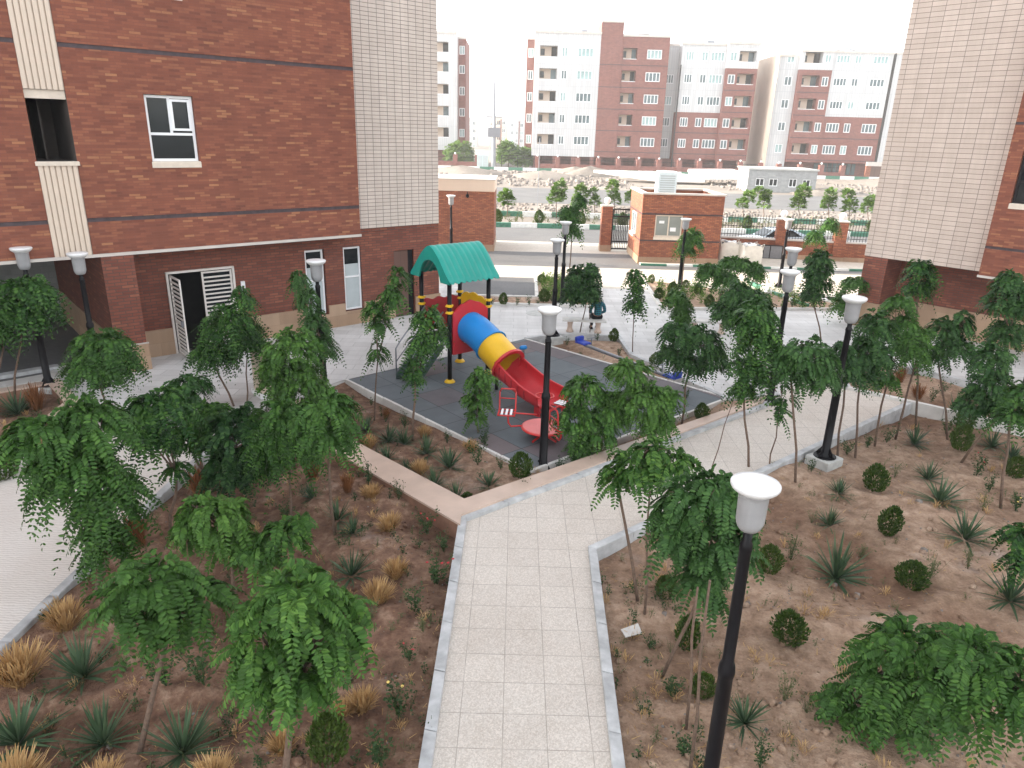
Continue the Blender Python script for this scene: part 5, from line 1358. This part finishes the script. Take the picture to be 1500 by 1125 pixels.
def tree(base, blobs, label, w=.028, dens=1.0, group=TREES, mat='leaf', z=-.1, sparse=False, up=.28, droop=1.2, mn=.0):
    global tcount; tcount += 1
    r = np.random.default_rng(100+tcount)
    bx, by = G(base[0], base[1], z); dd = math.hypot(bx, by); nrm = np.array([bx, by])/dd
    t = thing('street_tree' if mat == 'leaf2' else 'locust_tree', label, 'tree', (bx,by,z), 0, group)
    depth = 0; BL = []
    for bl in blobs:
        cx, cy, rx, ry = bl[:4]; ry_ = ray(cx, cy); k = (nrm @ np.array([bx, by]))/(nrm @ ry_[:2]); c = ry_*k + np.array([0,0,H])
        sc = k*F_PX/F_PX; c = c - np.array([bx, by, z]); rr = np.array([rx*sc, (rx*.75+ry*.25)*sc, ry*sc])
        if len(bl) > 4: c[:2] += nrm*bl[4]
        BL.append((c, rr))
    near = dd < 12.5; mid = dd < 20
    L = (.60 if dd < 12.5 else .48 if dd < 20 else .38) if mat == 'leaf' else .26
    VV, QQ, off_ = [], [], 0
    for c, rr in BL:
        area = (rr[0]*rr[2]+rr[0]*rr[1]+rr[1]*rr[2])/3
        n = int(max(12 if not sparse else 6, (600 if dd < 12.5 else 580)*area*dens)) if not sparse else int(max(7, 110*area*dens))
        Lb = min(L, .18+.62*min(rr[0], rr[2])); ri = np.maximum(rr-np.array([.46,.46,.22])*Lb, rr*np.array([.42,.42,.5]))
        c2 = c + np.array([0,0,.16*Lb])
        if near: V, Q = compound_leaves(c2, ri, n, Lb, 13, .080, .033, True, r, droop, up)
        elif mid: V, Q = compound_leaves(c2, ri, n, Lb, 10, .090, .040, False, r, droop, up)
        elif mat == 'leaf2': V, Q = compound_leaves(c, rr*1.15, int(n*2.2), Lb, 3, .20, .11, False, r, droop, up)
        else: V, Q = compound_leaves(c2, ri, int(n*1.0), Lb, 7, .12, .055, False, r, droop, up)
        VV.append(V); QQ.append(Q+off_); off_ += len(V)
    cr = np_mesh('crown', np.concatenate(VV), np.concatenate(QQ), MT[mat], t)
    mb = MB(); low = min(range(len(BL)), key=lambda i: BL[i][0][2]); c0 = BL[low][0]
    j = lambda s: r.uniform(-s, s)
    hub = np.array([c0[0], c0[1], c0[2]-BL[low][1][2]*.35]); 
    pts = [(0,0,-.15)] + [(hub[0]*f+j(.035), hub[1]*f+j(.035), hub[2]*f) for f in (.33,.66)] + [tuple(hub)]
    mb.tube(pts, [w, w*.9, w*.8, w*.7], 8)
    for c, rr in BL:
        mb.tube([tuple(hub), tuple((hub+c)/2+np.array([j(.05), j(.05), .04])), tuple(c+np.array([0,0,rr[2]*.3]))], [w*.6, w*.45, w*.2], 6)
        for q in range(5 if near else 3):
            a = r.uniform(0,6.28); e = c+np.array([math.cos(a)*rr[0]*.7, math.sin(a)*rr[1]*.7, rr[2]*r.uniform(-.2,.6)])
            mb.tube([tuple(hub*.3+c*.7), tuple((c+e)/2+np.array([0,0,.05])), tuple(e)], [w*.32, w*.22, w*.1], 5)
    mb.build('trunk', MT['bark'], t, smooth=True, uv=False)
    return t
def px_tree_extra_stem(t, base, top, z=-.1, w=.02):
    bx, by = G(*base, z); dd = math.hypot(bx, by); n = np.array([bx, by])/dd; q = ray(*top); k = dd/(n @ q[:2]); e = q*k+np.array([0,0,H])
    o = np.array(t.location); b = np.array([bx,by,z-.05])-o; e = e-o
    MB().tube([tuple(b), tuple((b*2+e)/3+np.array([.02,.01,0])), tuple((b+2*e)/3+np.array([-.02,.0,0])), tuple(e)], [w,w*.9,w*.8,w*.6], 7).build('stem', MT['bark'], t, smooth=True, uv=False)

# --- the trees: foot pixel, crown lobes (cx, cy, rx, ry) measured on the photograph, label
tree((140,880), [(60,640,56,28),(135,622,58,38),(108,685,62,48),(158,730,46,52),(152,800,32,42),(75,690,18,24)], 'largest tree at far left, its leafy crown hanging over the ribbed side path', mat='leaf', w=.04)
tree((248,785), [(235,598,44,28),(205,622,36,28),(258,690,14,12),(222,640,26,20)], 'tree with a forked thin trunk rising from the left bed kerb at the side path', mat='leaf', w=.03)
tree((165,640), [(150,510,46,26),(140,545,42,26),(175,530,26,25)], 'round tree in front of the stone foot of the brick pillar')
tree((20,590), [(38,428,38,22),(32,460,36,24),(60,445,18,30)], 'tree whose crown covers the pole of the leftmost lamp')
tree((-15,600), [(3,500,12,28),(-20,470,30,40)], 'tree cut by the left edge beside the leftmost lamp')
t = tree((347,600), [(340,480,45,32),(310,520,32,24),(355,440,16,18),(362,505,26,24)], 'two stemmed tree standing in front of the open double door'); px_tree_extra_stem(t, (361,598), (362,520))
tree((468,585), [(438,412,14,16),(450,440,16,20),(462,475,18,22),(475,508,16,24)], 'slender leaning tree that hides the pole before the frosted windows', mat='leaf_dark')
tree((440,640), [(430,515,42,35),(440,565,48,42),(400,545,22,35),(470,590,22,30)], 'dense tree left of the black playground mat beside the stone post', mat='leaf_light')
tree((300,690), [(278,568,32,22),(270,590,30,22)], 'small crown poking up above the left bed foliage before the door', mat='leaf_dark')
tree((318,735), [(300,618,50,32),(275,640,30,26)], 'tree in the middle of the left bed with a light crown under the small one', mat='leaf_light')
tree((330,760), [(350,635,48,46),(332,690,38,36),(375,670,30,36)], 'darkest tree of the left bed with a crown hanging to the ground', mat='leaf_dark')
tree((425,765), [(415,620,46,36),(425,660,36,36),(390,650,26,30)], 'bushy tree beside the planter wall end in the left bed')
tree((491,782), [(485,605,38,30),(480,640,36,26),(455,625,25,24)], 'tree with a straight bare trunk next to the travertine wall')
tree((345,880), [(310,758,56,28),(340,790,44,26),(275,780,24,26),(290,745,22,14)], 'low light green tree in the centre of the left bed', mat='leaf_light')
tree((430,890), [(415,785,36,24),(380,815,30,24),(440,770,16,14)], 'small low tree between the big front tree and the dry tufts', mat='leaf_light')
tree((198,1105), [(225,850,66,32),(180,885,38,36),(290,875,48,26),(250,905,44,26),(212,915,34,26)], 'wide tree at lower left above the front row of yuccas', w=.035)
tree((408,1180), [(430,870,70,32),(385,930,50,55),(470,930,62,50),(430,990,62,52),(375,1000,34,40),(500,900,42,28)], 'big drooping tree in the front of the left bed with clear feathered leaves', mat='leaf_light', w=.04, up=.35, droop=1.1)
# playground bed
tree((548,614), [(583,405,12,15),(574,435,20,22),(548,455,20,14),(558,475,16,14),(553,520,10,22)], 'thin two tufted tree in front of the brown side door', w=.02, dens=.8)
tree((604,642), [(628,470,22,18),(618,505,20,22),(608,545,10,26),(640,492,11,16)], 'tree in front of the slide steps')
tree((699,640), [(704,555,20,18),(702,585,20,18),(698,610,10,14)], 'narrow upright tree between the slide and the roundabout', mat='leaf_light', w=.02)
tree((865,672), [(855,570,32,22),(845,610,36,26),(875,630,34,24),(850,655,18,24)], 'tree right of the roundabout with leaves over its seats', mat='leaf_light')
tree((937,668), [(920,545,34,22),(945,590,46,32),(895,600,30,28),(965,620,26,26),(985,585,14,20)], 'full tree at the middle of the narrow bed behind the path wall', mat='leaf_light', w=.03)
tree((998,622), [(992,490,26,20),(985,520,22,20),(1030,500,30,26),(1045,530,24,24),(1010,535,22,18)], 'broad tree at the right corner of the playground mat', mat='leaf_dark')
tree((1098,690), [(1105,470,32,22),(1110,505,30,30),(1098,545,24,26),(1090,570,16,16)], 'tall tree at the path edge just left of the pale crowned sapling')
tree((1127,690), [(1148,585,18,14),(1140,608,18,16),(1146,560,12,12)], 'sparse sapling with small leaves standing on the right path edge', w=.018, sparse=True)
# right bed
t = tree((937,880), [(925,685,46,22),(955,665,32,18),(905,705,24,18),(985,680,34,20)], 'open tree at the kerb corner of the right bed with fronds over the path', mat='leaf_light', w=.026, dens=.75, up=.35); px_tree_extra_stem(t, (944,903), (952,720))
t = tree((968,985), [(1010,735,50,36),(1050,720,40,30),(990,780,38,40),(1040,790,50,44),(1030,850,36,36),(1080,745,30,30),(1085,800,24,34)], 'many stemmed tree behind the nearest lamp in the right bed', mat='leaf_dark', w=.026)
px_tree_extra_stem(t, (1005,1064), (1022,860)); px_tree_extra_stem(t, (1010,1135), (1040,850)); px_tree_extra_stem(t, (1040,690), (1075,585), w=.012)
tree((1166,708), [(1185,520,40,26),(1160,545,30,26),(1205,550,24,32),(1150,520,20,18)], 'spreading tree left of the plinth lamp at the right path', mat='leaf_dark')
tree((1254,668), [(1280,480,26,26),(1272,515,28,26),(1262,545,22,20),(1292,530,16,24)], 'tall tree immediately right of the plinth lamp', mat='leaf_dark')
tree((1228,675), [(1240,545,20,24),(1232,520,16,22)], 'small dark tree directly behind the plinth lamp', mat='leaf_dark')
tree((1282,652), [(1318,450,24,18),(1322,480,24,20),(1330,510,24,20),(1300,560,14,14)], 'tree with a high crown left of the sharp kerb corner of the right path')
tree((1312,640), [(1350,495,14,18),(1345,520,16,18)], 'slim tree near the sharp kerb corner with a small crown')
tree((1343,622), [(1347,400,20,20),(1345,425,20,14)], 'tree whose crown stands out against the dark base of the right building')
tree((1390,640), [(1385,485,26,18),(1408,475,16,20),(1398,510,26,18),(1375,520,16,16)], 'wind swept tree in the middle of the right bed row', mat='leaf_dark')
tree((1406,675), [(1452,525,28,26),(1455,565,32,26),(1430,590,26,20),(1470,600,28,20)], 'largest tree of the row at the right end of the path', mat='leaf_dark')
tree((1468,740), [(1482,610,22,20),(1495,585,18,26)], 'tree with a long bare trunk close to the right edge')
tree((1480,655), [(1478,415,24,18),(1468,445,26,22),(1475,490,26,24),(1498,440,18,30)], 'tall tree at the right edge in front of the dark ground floor', mat='leaf_dark')
tree((1440,1160), [(1330,950,60,34),(1420,960,60,36),(1285,990,42,40),(1370,1010,60,46),(1450,1020,55,45),(1232,1040,26,36),(1310,1050,42,36),(1490,1000,40,50)], 'big drooping tree filling the lower right corner', w=.045, up=.35, droop=1.05)
tree((1520,900), [(1495,790,24,26),(1505,825,24,24)], 'tree cut by the right edge above the corner tree')
# middle distance
t = tree((848,491), [(850,405,20,20),(860,430,24,20),(840,425,16,22),(868,400,12,14)], 'dense egg shaped tree hiding the head of the seated person', mat='leaf_dark', w=.022); px_tree_extra_stem(t, (864,491), (864,440), w=.016)
tree((927,520), [(929,405,10,10),(934,420,9,10),(929,445,13,14)], 'thin ragged sapling alone on the plaza right of the bench', w=.018, dens=.9)
tree((832,432), [(850,297,9,12),(835,315,15,13),(838,338,11,13)], 'wispy tree behind the two lamps at the end of the plaza')
tree((997,427), [(1014,350,17,14),(1005,365,12,11)], 'small leaning tree on the guardhouse side lamp pole')
tree((1040,478), [(1040,400,18,14),(1062,410,18,13)], 'left tree of the plaza group before the guardhouse')
tree((1082,470), [(1080,387,26,9),(1108,398,13,12),(1065,384,10,8)], 'flat topped tree of the plaza group against the sunlit road')
tree((1085,520), [(1085,432,30,20),(1068,455,26,20),(1110,440,18,14),(1080,470,18,12)], 'fullest tree of the plaza group right of centre', mat='leaf_dark')
tree((1000,500), [(992,440,20,14),(998,460,14,14),(1000,475,10,10)], 'round topped tree at the left of the plaza group')
tree((1128,560), [(1110,455,22,18),(1112,485,24,18)], 'tree between the lamp with the lower shade and the tall path tree')
tree((1205,502), [(1200,385,20,18),(1198,410,20,20),(1190,432,13,12)], 'tree in front of the boundary wall with the highest crown of the plaza', mat='leaf_dark')
tree((1202,415), [(1217,330,12,11),(1195,348,11,11)], 'two lobed tree reaching over the boundary wall between its piers')
tree((1245,480), [(1252,414,20,8),(1232,445,13,16)], 'flat tree beside the left corner of the right building')
ST = 'young yellow green trees along the street'
for (x, y, bl, lab) in [(742,318,[(740,288,8,8),(745,295,7,7)],'small street tree just right of the sunlit gatehouse'),(815,320,[(820,276,7,9),(815,289,9,10)],'street tree above the lamp at the end of the plaza'),(852,318,[(851,282,7,10),(848,296,8,8)],'street tree rising behind the wispy courtyard tree'),(871,318,[(868,283,5,6),(871,295,5,7)],'narrow street tree left of the gate pillar'),(901,318,[(897,276,6,10),(900,292,7,9)],'street tree just behind the globe of the gate pillar'),(926,318,[(925,290,6,9)],'street tree at the left edge of the guardhouse roof'),
        (1090,325,[(1096,290,6,8),(1088,299,6,7)],'street tree behind the railings nearest the guardhouse'),(1119,320,[(1112,281,6,6),(1122,284,5,5),(1119,297,6,9)],'v shaped street tree in front of the grey hut'),(1172,322,[(1177,282,8,9),(1170,298,9,10)],'fullest street tree at the right end of the grey hut'),(1214,322,[(1216,286,6,8),(1214,300,7,9)],'street tree right of the grey hut'),(1243,325,[(1242,285,6,7),(1245,302,8,10)],'second street tree from the edge of the beige tiles'),(1272,328,[(1276,292,5,6),(1271,305,6,10)],'street tree cut by the beige tiled corner')]:
    tree((x,y), bl, lab, .04, group=ST, mat='leaf2', z=0, dens=.45, up=.5, droop=.3)
def far_bush(x0, y0, rx, rz, label, n=340, s=.5):
    r = np.random.default_rng(int(abs(x0*7)+y0)); t = thing('tree', label, 'tree', (x0,y0,0), 0, 'leafy trees by the far gate')
    V, Q = compound_leaves((0,0,rz*1.1), (rx,rx*.6,rz), n, 1.1, 3, .6, .35, False, r, .5, .4); np_mesh('crown', V, Q, MT['leaf2'], t)
    MB().tube([(0,0,-.1),(0,0,rz)], .12, 6).build('trunk', MT['bark'], t)
far_bush(-11.5, 146, 2.6, 2.0, 'pale green tree behind the far boundary wall left of the utility pole'); far_bush(-1.8, 143, 2.0, 2.2, 'yellow green tree seen through the wide far gate'); far_bush(1.4, 144, 1.7, 1.6, 'smaller yellow green tree at the right of the wide far gate')

# ------------------------------------------------------------------ small plants
def yucca_mesh(r, n=64):
    V, Q = [], []
    for i in range(n):
        a = r.uniform(0,6.28); el = R(r.uniform(5,85)) ; L = r.uniform(.34,.52); w = r.uniform(.014,.021); b = 7
        d = np.array([math.cos(a)*math.cos(el), math.sin(a)*math.cos(el), math.sin(el)]); s = np.array([-math.sin(a), math.cos(a), 0])
        o = len(V); dr = (1-math.sin(el))*r.uniform(.1,.45)
        for k in range(5):
            f = k/4; p = d*L*f; p[2] -= dr*L*f*f; ww = w*(.7+.8*f-1.46*f*f)
            V += [p-s*ww, p+s*ww]
        Q += [(o+2*k, o+2*k+1, o+2*k+3, o+2*k+2) for k in range(4)]
    return np.array(V), np.array(Q)
def tuft_mesh(r, n=420, h=.33, sp=.8):
    V, Q = [], []
    for i in range(n):
        a = r.uniform(0,6.28); L = h*r.uniform(.55,1.1); t = sp*r.uniform(0,1)**.8; d = np.array([math.cos(a)*t, math.sin(a)*t, 1.0]); d /= np.linalg.norm(d)
        s = np.array([-math.sin(a), math.cos(a), 0])*r.uniform(.0012,.003); p0 = np.array([math.cos(a),math.sin(a),0])*r.uniform(0,.06); o = len(V)
        pk = []
        for k in range(4):
            f = k/3; p = p0+d*L*f; p[:2] += r.normal(0,.008,2); p[2] -= .25*t*L*f*f; ww = s*(1.0 if k < 3 else .5)*(1+ (1.3 if k == 2 else 0)); V += [p-ww, p+ww]
        Q += [(o+2*k, o+2*k+1, o+2*k+3, o+2*k+2) for k in range(3)]
    return np.array(V), np.array(Q)
def thuja_mesh(r, n=1100):
    V, Q = [], []
    for i in range(n):
        z = r.uniform(0,1); rad = (.19*math.sin(math.pi*min(1,(z*.86+.14)))**.7)*r.uniform(.55,1.08); a = r.uniform(0,6.28)
        p = np.array([math.cos(a)*rad, math.sin(a)*rad, z*.46+.02]); d = np.array([math.cos(a)*.45, math.sin(a)*.45, 1.0])+r.normal(0,.2,3); d /= np.linalg.norm(d)
        s = np.array([math.cos(a), math.sin(a), 0]) if i % 2 else np.array([-math.sin(a), math.cos(a), 0]); s = s+r.normal(0,.2,3)
        L = r.uniform(.04,.075); w = r.uniform(.010,.019); o = len(V)
        V += [p, p+d*L*.45+s*w, p+d*L, p+d*L*.45-s*w]; Q.append((o,o+1,o+2,o+3))
    return np.array(V), np.array(Q)
def bush_mesh(r, n=12, h=.42, leaf=.045, m=16):
    V, Q = [], []
    for i in range(n):
        a = r.uniform(0,6.28); t = r.uniform(.05,.6); d = np.array([math.cos(a)*t, math.sin(a)*t, 1.0]); L = h*r.uniform(.6,1.1); s = np.array([-math.sin(a), math.cos(a), 0])*.004; o = len(V)
        V += [s*1, -s*1, d*L-s*.5, d*L+s*.5]; Q.append((o,o+1,o+2,o+3))
        for k in range(m):
            f = r.uniform(.2,1.05); p = d*L*f+r.normal(0,.025,3); e = r.normal(0,1,3); e[2] = abs(e[2])*.4; e /= np.linalg.norm(e); q = np.cross(e, r.normal(0,1,3)); q /= np.linalg.norm(q); l = leaf*r.uniform(.6,1.3); o = len(V)
            V += [p, p+e*l*.5+q*l*.3, p+e*l, p+e*l*.5-q*l*.3]; Q.append((o,o+1,o+2,o+3))
    V = np.array(V); return V, np.array(Q)
PR_ = {}
def protos(kind):
    if kind in PR_: return PR_[kind]
    out = []
    for k in range(5):
        r = np.random.default_rng(hash(kind) % 1 + 50 + k + len(PR_)*10)
        if kind == 'yucca': V, Q = yucca_mesh(r); m = 'yucca'
        elif kind == 'dry': V, Q = tuft_mesh(r); m = 'dry'
        elif kind == 'rust': V, Q = tuft_mesh(r, 220, .36, .5); m = 'rust'
        elif kind == 'thuja': V, Q = thuja_mesh(r); m = 'thuja'
        elif kind == 'rose': V, Q = bush_mesh(r); m = 'rose'
        elif kind == 'weed': V, Q = bush_mesh(r, 16, .36, .03, 9); m = 'weed'
        o = np_mesh('x', V, Q, MT[m]); out.append(o.data); bpy.data.objects.remove(o)
    PR_[kind] = out; return out
INFO = dict(yucca=('yucca','yucca','yuccas with dark spiky rosettes'), dry=('dry_grass','grass tuft','dry tan grass tufts'), rust=('rusty_grass','grass tuft','rust brown withered grass tufts'),
            thuja=('thuja','shrub','clipped round thuja shrubs'), rose=('rose_bush','shrub','small rose bushes'), weed=('grey_weed','weed','straggly grey green weeds'))
pc = 0
def plant(kind, x, y, size, label, fl=None, z=None):
    """pixel of the plant's foot, size = pixel width"""
    global pc; pc += 1
    gx, gy = G(x, y, -.12 if z is None else z); zz = soil_z(gx, gy) if z is None else z
    d = math.hypot(gx, gy, H); wid = dict(yucca=.62,dry=.36,rust=.30,thuja=.40,rose=.42,weed=.45)[kind]
    s = size*d/F_PX/wid; s = min(max(s, .45), 1.9)*(1.12 if kind == 'yucca' and y < 1000 else 1.12 if kind == 'weed' else .93 if kind == 'thuja' else 1)
    nm, cat, grp = INFO[kind]; me = protos(kind)[pc % 5]
    o = bpy.data.objects.new(nm, me); col.objects.link(o); o.location = (gx, gy, zz-.01); tl = .05 if kind in ('rose','weed') else .13; o.rotation_euler = (random.uniform(-tl,tl),random.uniform(-tl,tl),pc*1.37); o.scale = (s*random.uniform(.86,1.14), s*random.uniform(.86,1.14), s*random.uniform(.82,1.25)*(.82 if kind == 'dry' else 1))
    tag(o, label, cat, grp)
    if fl:
        mb = MB(); r = random.Random(pc)
        for k in range(fl[1]):
            a = r.uniform(0,6.28); q = r.uniform(.05,.2); mb.lathe([(.004,0),(.016,.006),(.018,.014),(.008,.02)], (q*math.cos(a), q*math.sin(a), r.uniform(.2,.42)), 7)
        mb.build('flower', MT[fl[0]], o, uv=False)
    return o
PL = [l.strip() for l in PLANTS.strip().splitlines() if l.strip()]
for l in PL:
    k, x, y, s, lab = l.split(',', 4)
    fl = None
    if k.endswith('*'): k = k[:-1]; fl = ('petal', 4)
    if k.endswith('+'): k = k[:-1]; fl = ('ypetal', 2)
    zz = None
    if k.endswith('^'): k = k[:-1]; zz = .05
    if k.endswith('_'): k = k[:-1]; zz = .03
    plant(k, float(x), float(y), float(s), lab.strip(), fl, zz)

# clods, pebbles and plant litter on the beds (uncountable)
def in_bed(x, y):
    c = lambda poly: sum(((poly[i][1] > y) != (poly[i-1][1] > y)) and (x < (poly[i-1][0]-poly[i][0])*(y-poly[i][1])/(poly[i-1][1]-poly[i][1])+poly[i][0]) for i in range(len(poly))) % 2
    return not (c(path_poly) or c(plaza_poly) or c(lp) or c([tuple(p) for p in matp]) or c(ramp))
sp = []
while len(sp) < 9000:
    y = 3.5+19*rng.uniform(0,1)**1.6; x = rng.uniform(-.75*y-1, .75*y+1.2)
    if in_bed(x, y): sp.append((x, y, rng.uniform(.006,.022)*(1+2.0*(rng.uniform() > .93))))
o = rocks('soil_clods', sp, 9, MT['soil'], lambda x, y: soil_z(x,y)-.004)
sp = [(x, y, s*.9) for (x, y, s) in sp[::9]]
o = rocks('pebbles', [(x+.05, y+.07, s) for x, y, s in sp], 10, MT['stone'], lambda x, y: soil_z(x,y)-.003)
V, Q = [], []
for i in range(5200):
    y = 3.5+18*rng.uniform(0,1)**1.5; x = rng.uniform(-.75*y-1, .75*y+1.2)
    if not in_bed(x, y): continue
    a = rng.uniform(0,6.28); L = rng.uniform(.03,.12); p = np.array([x, y, soil_z(x,y)+.004]); d = np.array([math.cos(a)*L, math.sin(a)*L, rng.uniform(0,.03)]); s = np.array([-math.sin(a), math.cos(a), 0])*rng.uniform(.002,.006); k = len(V)
    V += [p-s, p+s, p+d+s*.6, p+d-s*.6]; Q.append((k,k+1,k+2,k+3))
tag(np_mesh('leaf_litter', V, Q, MT['dry']), kind='stuff')
V, Q = [], []
for i in range(900):
    y = 4+17*rng.uniform(0,1)**1.4; x = rng.uniform(-.72*y-1, .72*y+1)
    if not in_bed(x, y) or rng.uniform() > (.8 if x < 0 else .9): continue
    v, q = bush_mesh(rng, 4, rng.uniform(.05,.2), .025, 5); Q.append(q+len(V)); V += list(v+np.array([x, y, soil_z(x,y)-.01]))
tag(np_mesh('ground_weeds', V, np.concatenate(Q), MT['weed']), kind='stuff')

V, Q = [], []
for i in range(330):
    if i % 2: x, y = rng.uniform(1.15,3.4), rng.uniform(27.6,32.8)
    else: x, y = rng.uniform(6.1,13.0), rng.uniform(27.8,31.5)
    if i % 2 == 0 and y > 33.0-(x-6.1)*.42: continue
    v, q = bush_mesh(rng, 5, rng.uniform(.2,.6), .07, 8); Q.append(q+len(V)); V += list(v+np.array([x, y, .03]))
tag(np_mesh('undergrowth', V, np.concatenate(Q), MT['leaf2']), kind='stuff')
V, Q = [], []
for i in range(260):
    x, y = rng.uniform(-6,40), rng.uniform(53,58)
    v, q = bush_mesh(rng, 4, rng.uniform(.25,.8), .12, 7); Q.append(q+len(V)); V += list(v+np.array([x, y, .0]))
tag(np_mesh('undergrowth', V, np.concatenate(Q), MT['weed']), kind='stuff')
for i in range(13):
    o = bpy.data.objects.new('thuja', protos('thuja')[i % 5]); col.objects.link(o); o.location = (-4.5+3.1*i, 53.6+.2*(i % 3), .02); o.scale = (1.9,1.9,2.0)
    tag(o, 'tiny dark thuja in the planted strip between the painted street kerbs', 'shrub', 'thujas in the street median')

V, Q = [], []
for i in range(420):
    y = 4.5+13*rng.uniform(0,1)**1.2; x = rng.uniform(-.72*y-1, .3*y+.5)
    if not in_bed(x, y): continue
    v, q = bush_mesh(rng, 5, rng.uniform(.08,.26), .035, 6); Q.append(q+len(V)); V += list(v+np.array([x, y, soil_z(x,y)-.01]))
tag(np_mesh('ground_weeds', V, np.concatenate(Q), MT['rose']), kind='stuff')
V, Q = [], []
for i in range(260):
    y = 4.5+13*rng.uniform(0,1)**1.2; x = rng.uniform(-.72*y-1, .7*y+1)
    if not in_bed(x, y): continue
    v, q = tuft_mesh(rng, 26, rng.uniform(.08,.22), .9); Q.append(q+len(V)); V += list(v+np.array([x, y, soil_z(x,y)-.01]))
tag(np_mesh('withered_grass', V, np.concatenate(Q), MT['dry']), kind='stuff')

# ------------------------------------------------------------------ sky, sun, air
EL, AZ = R(21), math.atan2(-1.0, .11)        # sun stands low on the left, a little beyond the street line
sun = bpy.data.lights.new('sun', 'SUN'); sun.energy = 2.3; sun.angle = R(.53); sun.color = (1.0,.86,.70)
so = bpy.data.objects.new('sun', sun); col.objects.link(so)
sd = Vector((math.sin(AZ)*math.cos(EL), math.cos(AZ)*math.cos(EL), math.sin(EL)))
so.rotation_euler = sd.to_track_quat('Z', 'Y').to_euler()
w = bpy.data.worlds.new('World'); scene.world = w; w.use_nodes = True; nt = w.node_tree
sky = nt.nodes.new('ShaderNodeTexSky'); sky.sky_type = 'NISHITA'; sky.sun_disc = False; sky.sun_elevation = EL; sky.sun_rotation = AZ % (2*math.pi)
sky.dust_density = 1.5; sky.ozone_density = 1.0; sky.air_density = 1.0
bg = nt.nodes['Background']; bg.inputs[1].default_value = .15
hs = nt.nodes.new('ShaderNodeHueSaturation'); hs.inputs['Saturation'].default_value = .2
nt.links.new(sky.outputs[0], hs.inputs['Color']); nt.links.new(hs.outputs[0], bg.inputs[0])
scene.view_settings.view_transform = 'Standard'; scene.view_settings.look = 'None'; scene.view_settings.gamma = 1
scene.view_settings.exposure = EXPO
scene.cycles.max_bounces = 8; scene.cycles.diffuse_bounces = 4; scene.cycles.glossy_bounces = 3; scene.cycles.transmission_bounces = 4
scene.cycles.use_denoising = True
if HAZE:
    hz = MB().box(-950, 950, -140, 1550, -1.5, 31).build('haze', NT('haze_air').mat, uv=False); tag(hz, kind='stuff')
    m = hz.data.materials[0]; t_ = m.node_tree; t_.nodes.remove(t_.nodes['Principled BSDF']); v = t_.nodes.new('ShaderNodeVolumePrincipled')
    v.inputs['Color'].default_value = (.98,.98,.98,1); v.inputs['Density'].default_value = HAZE; v.inputs['Anisotropy'].default_value = 0
    t_.links.new(v.outputs[0], t_.nodes['Material Output'].inputs['Volume'])
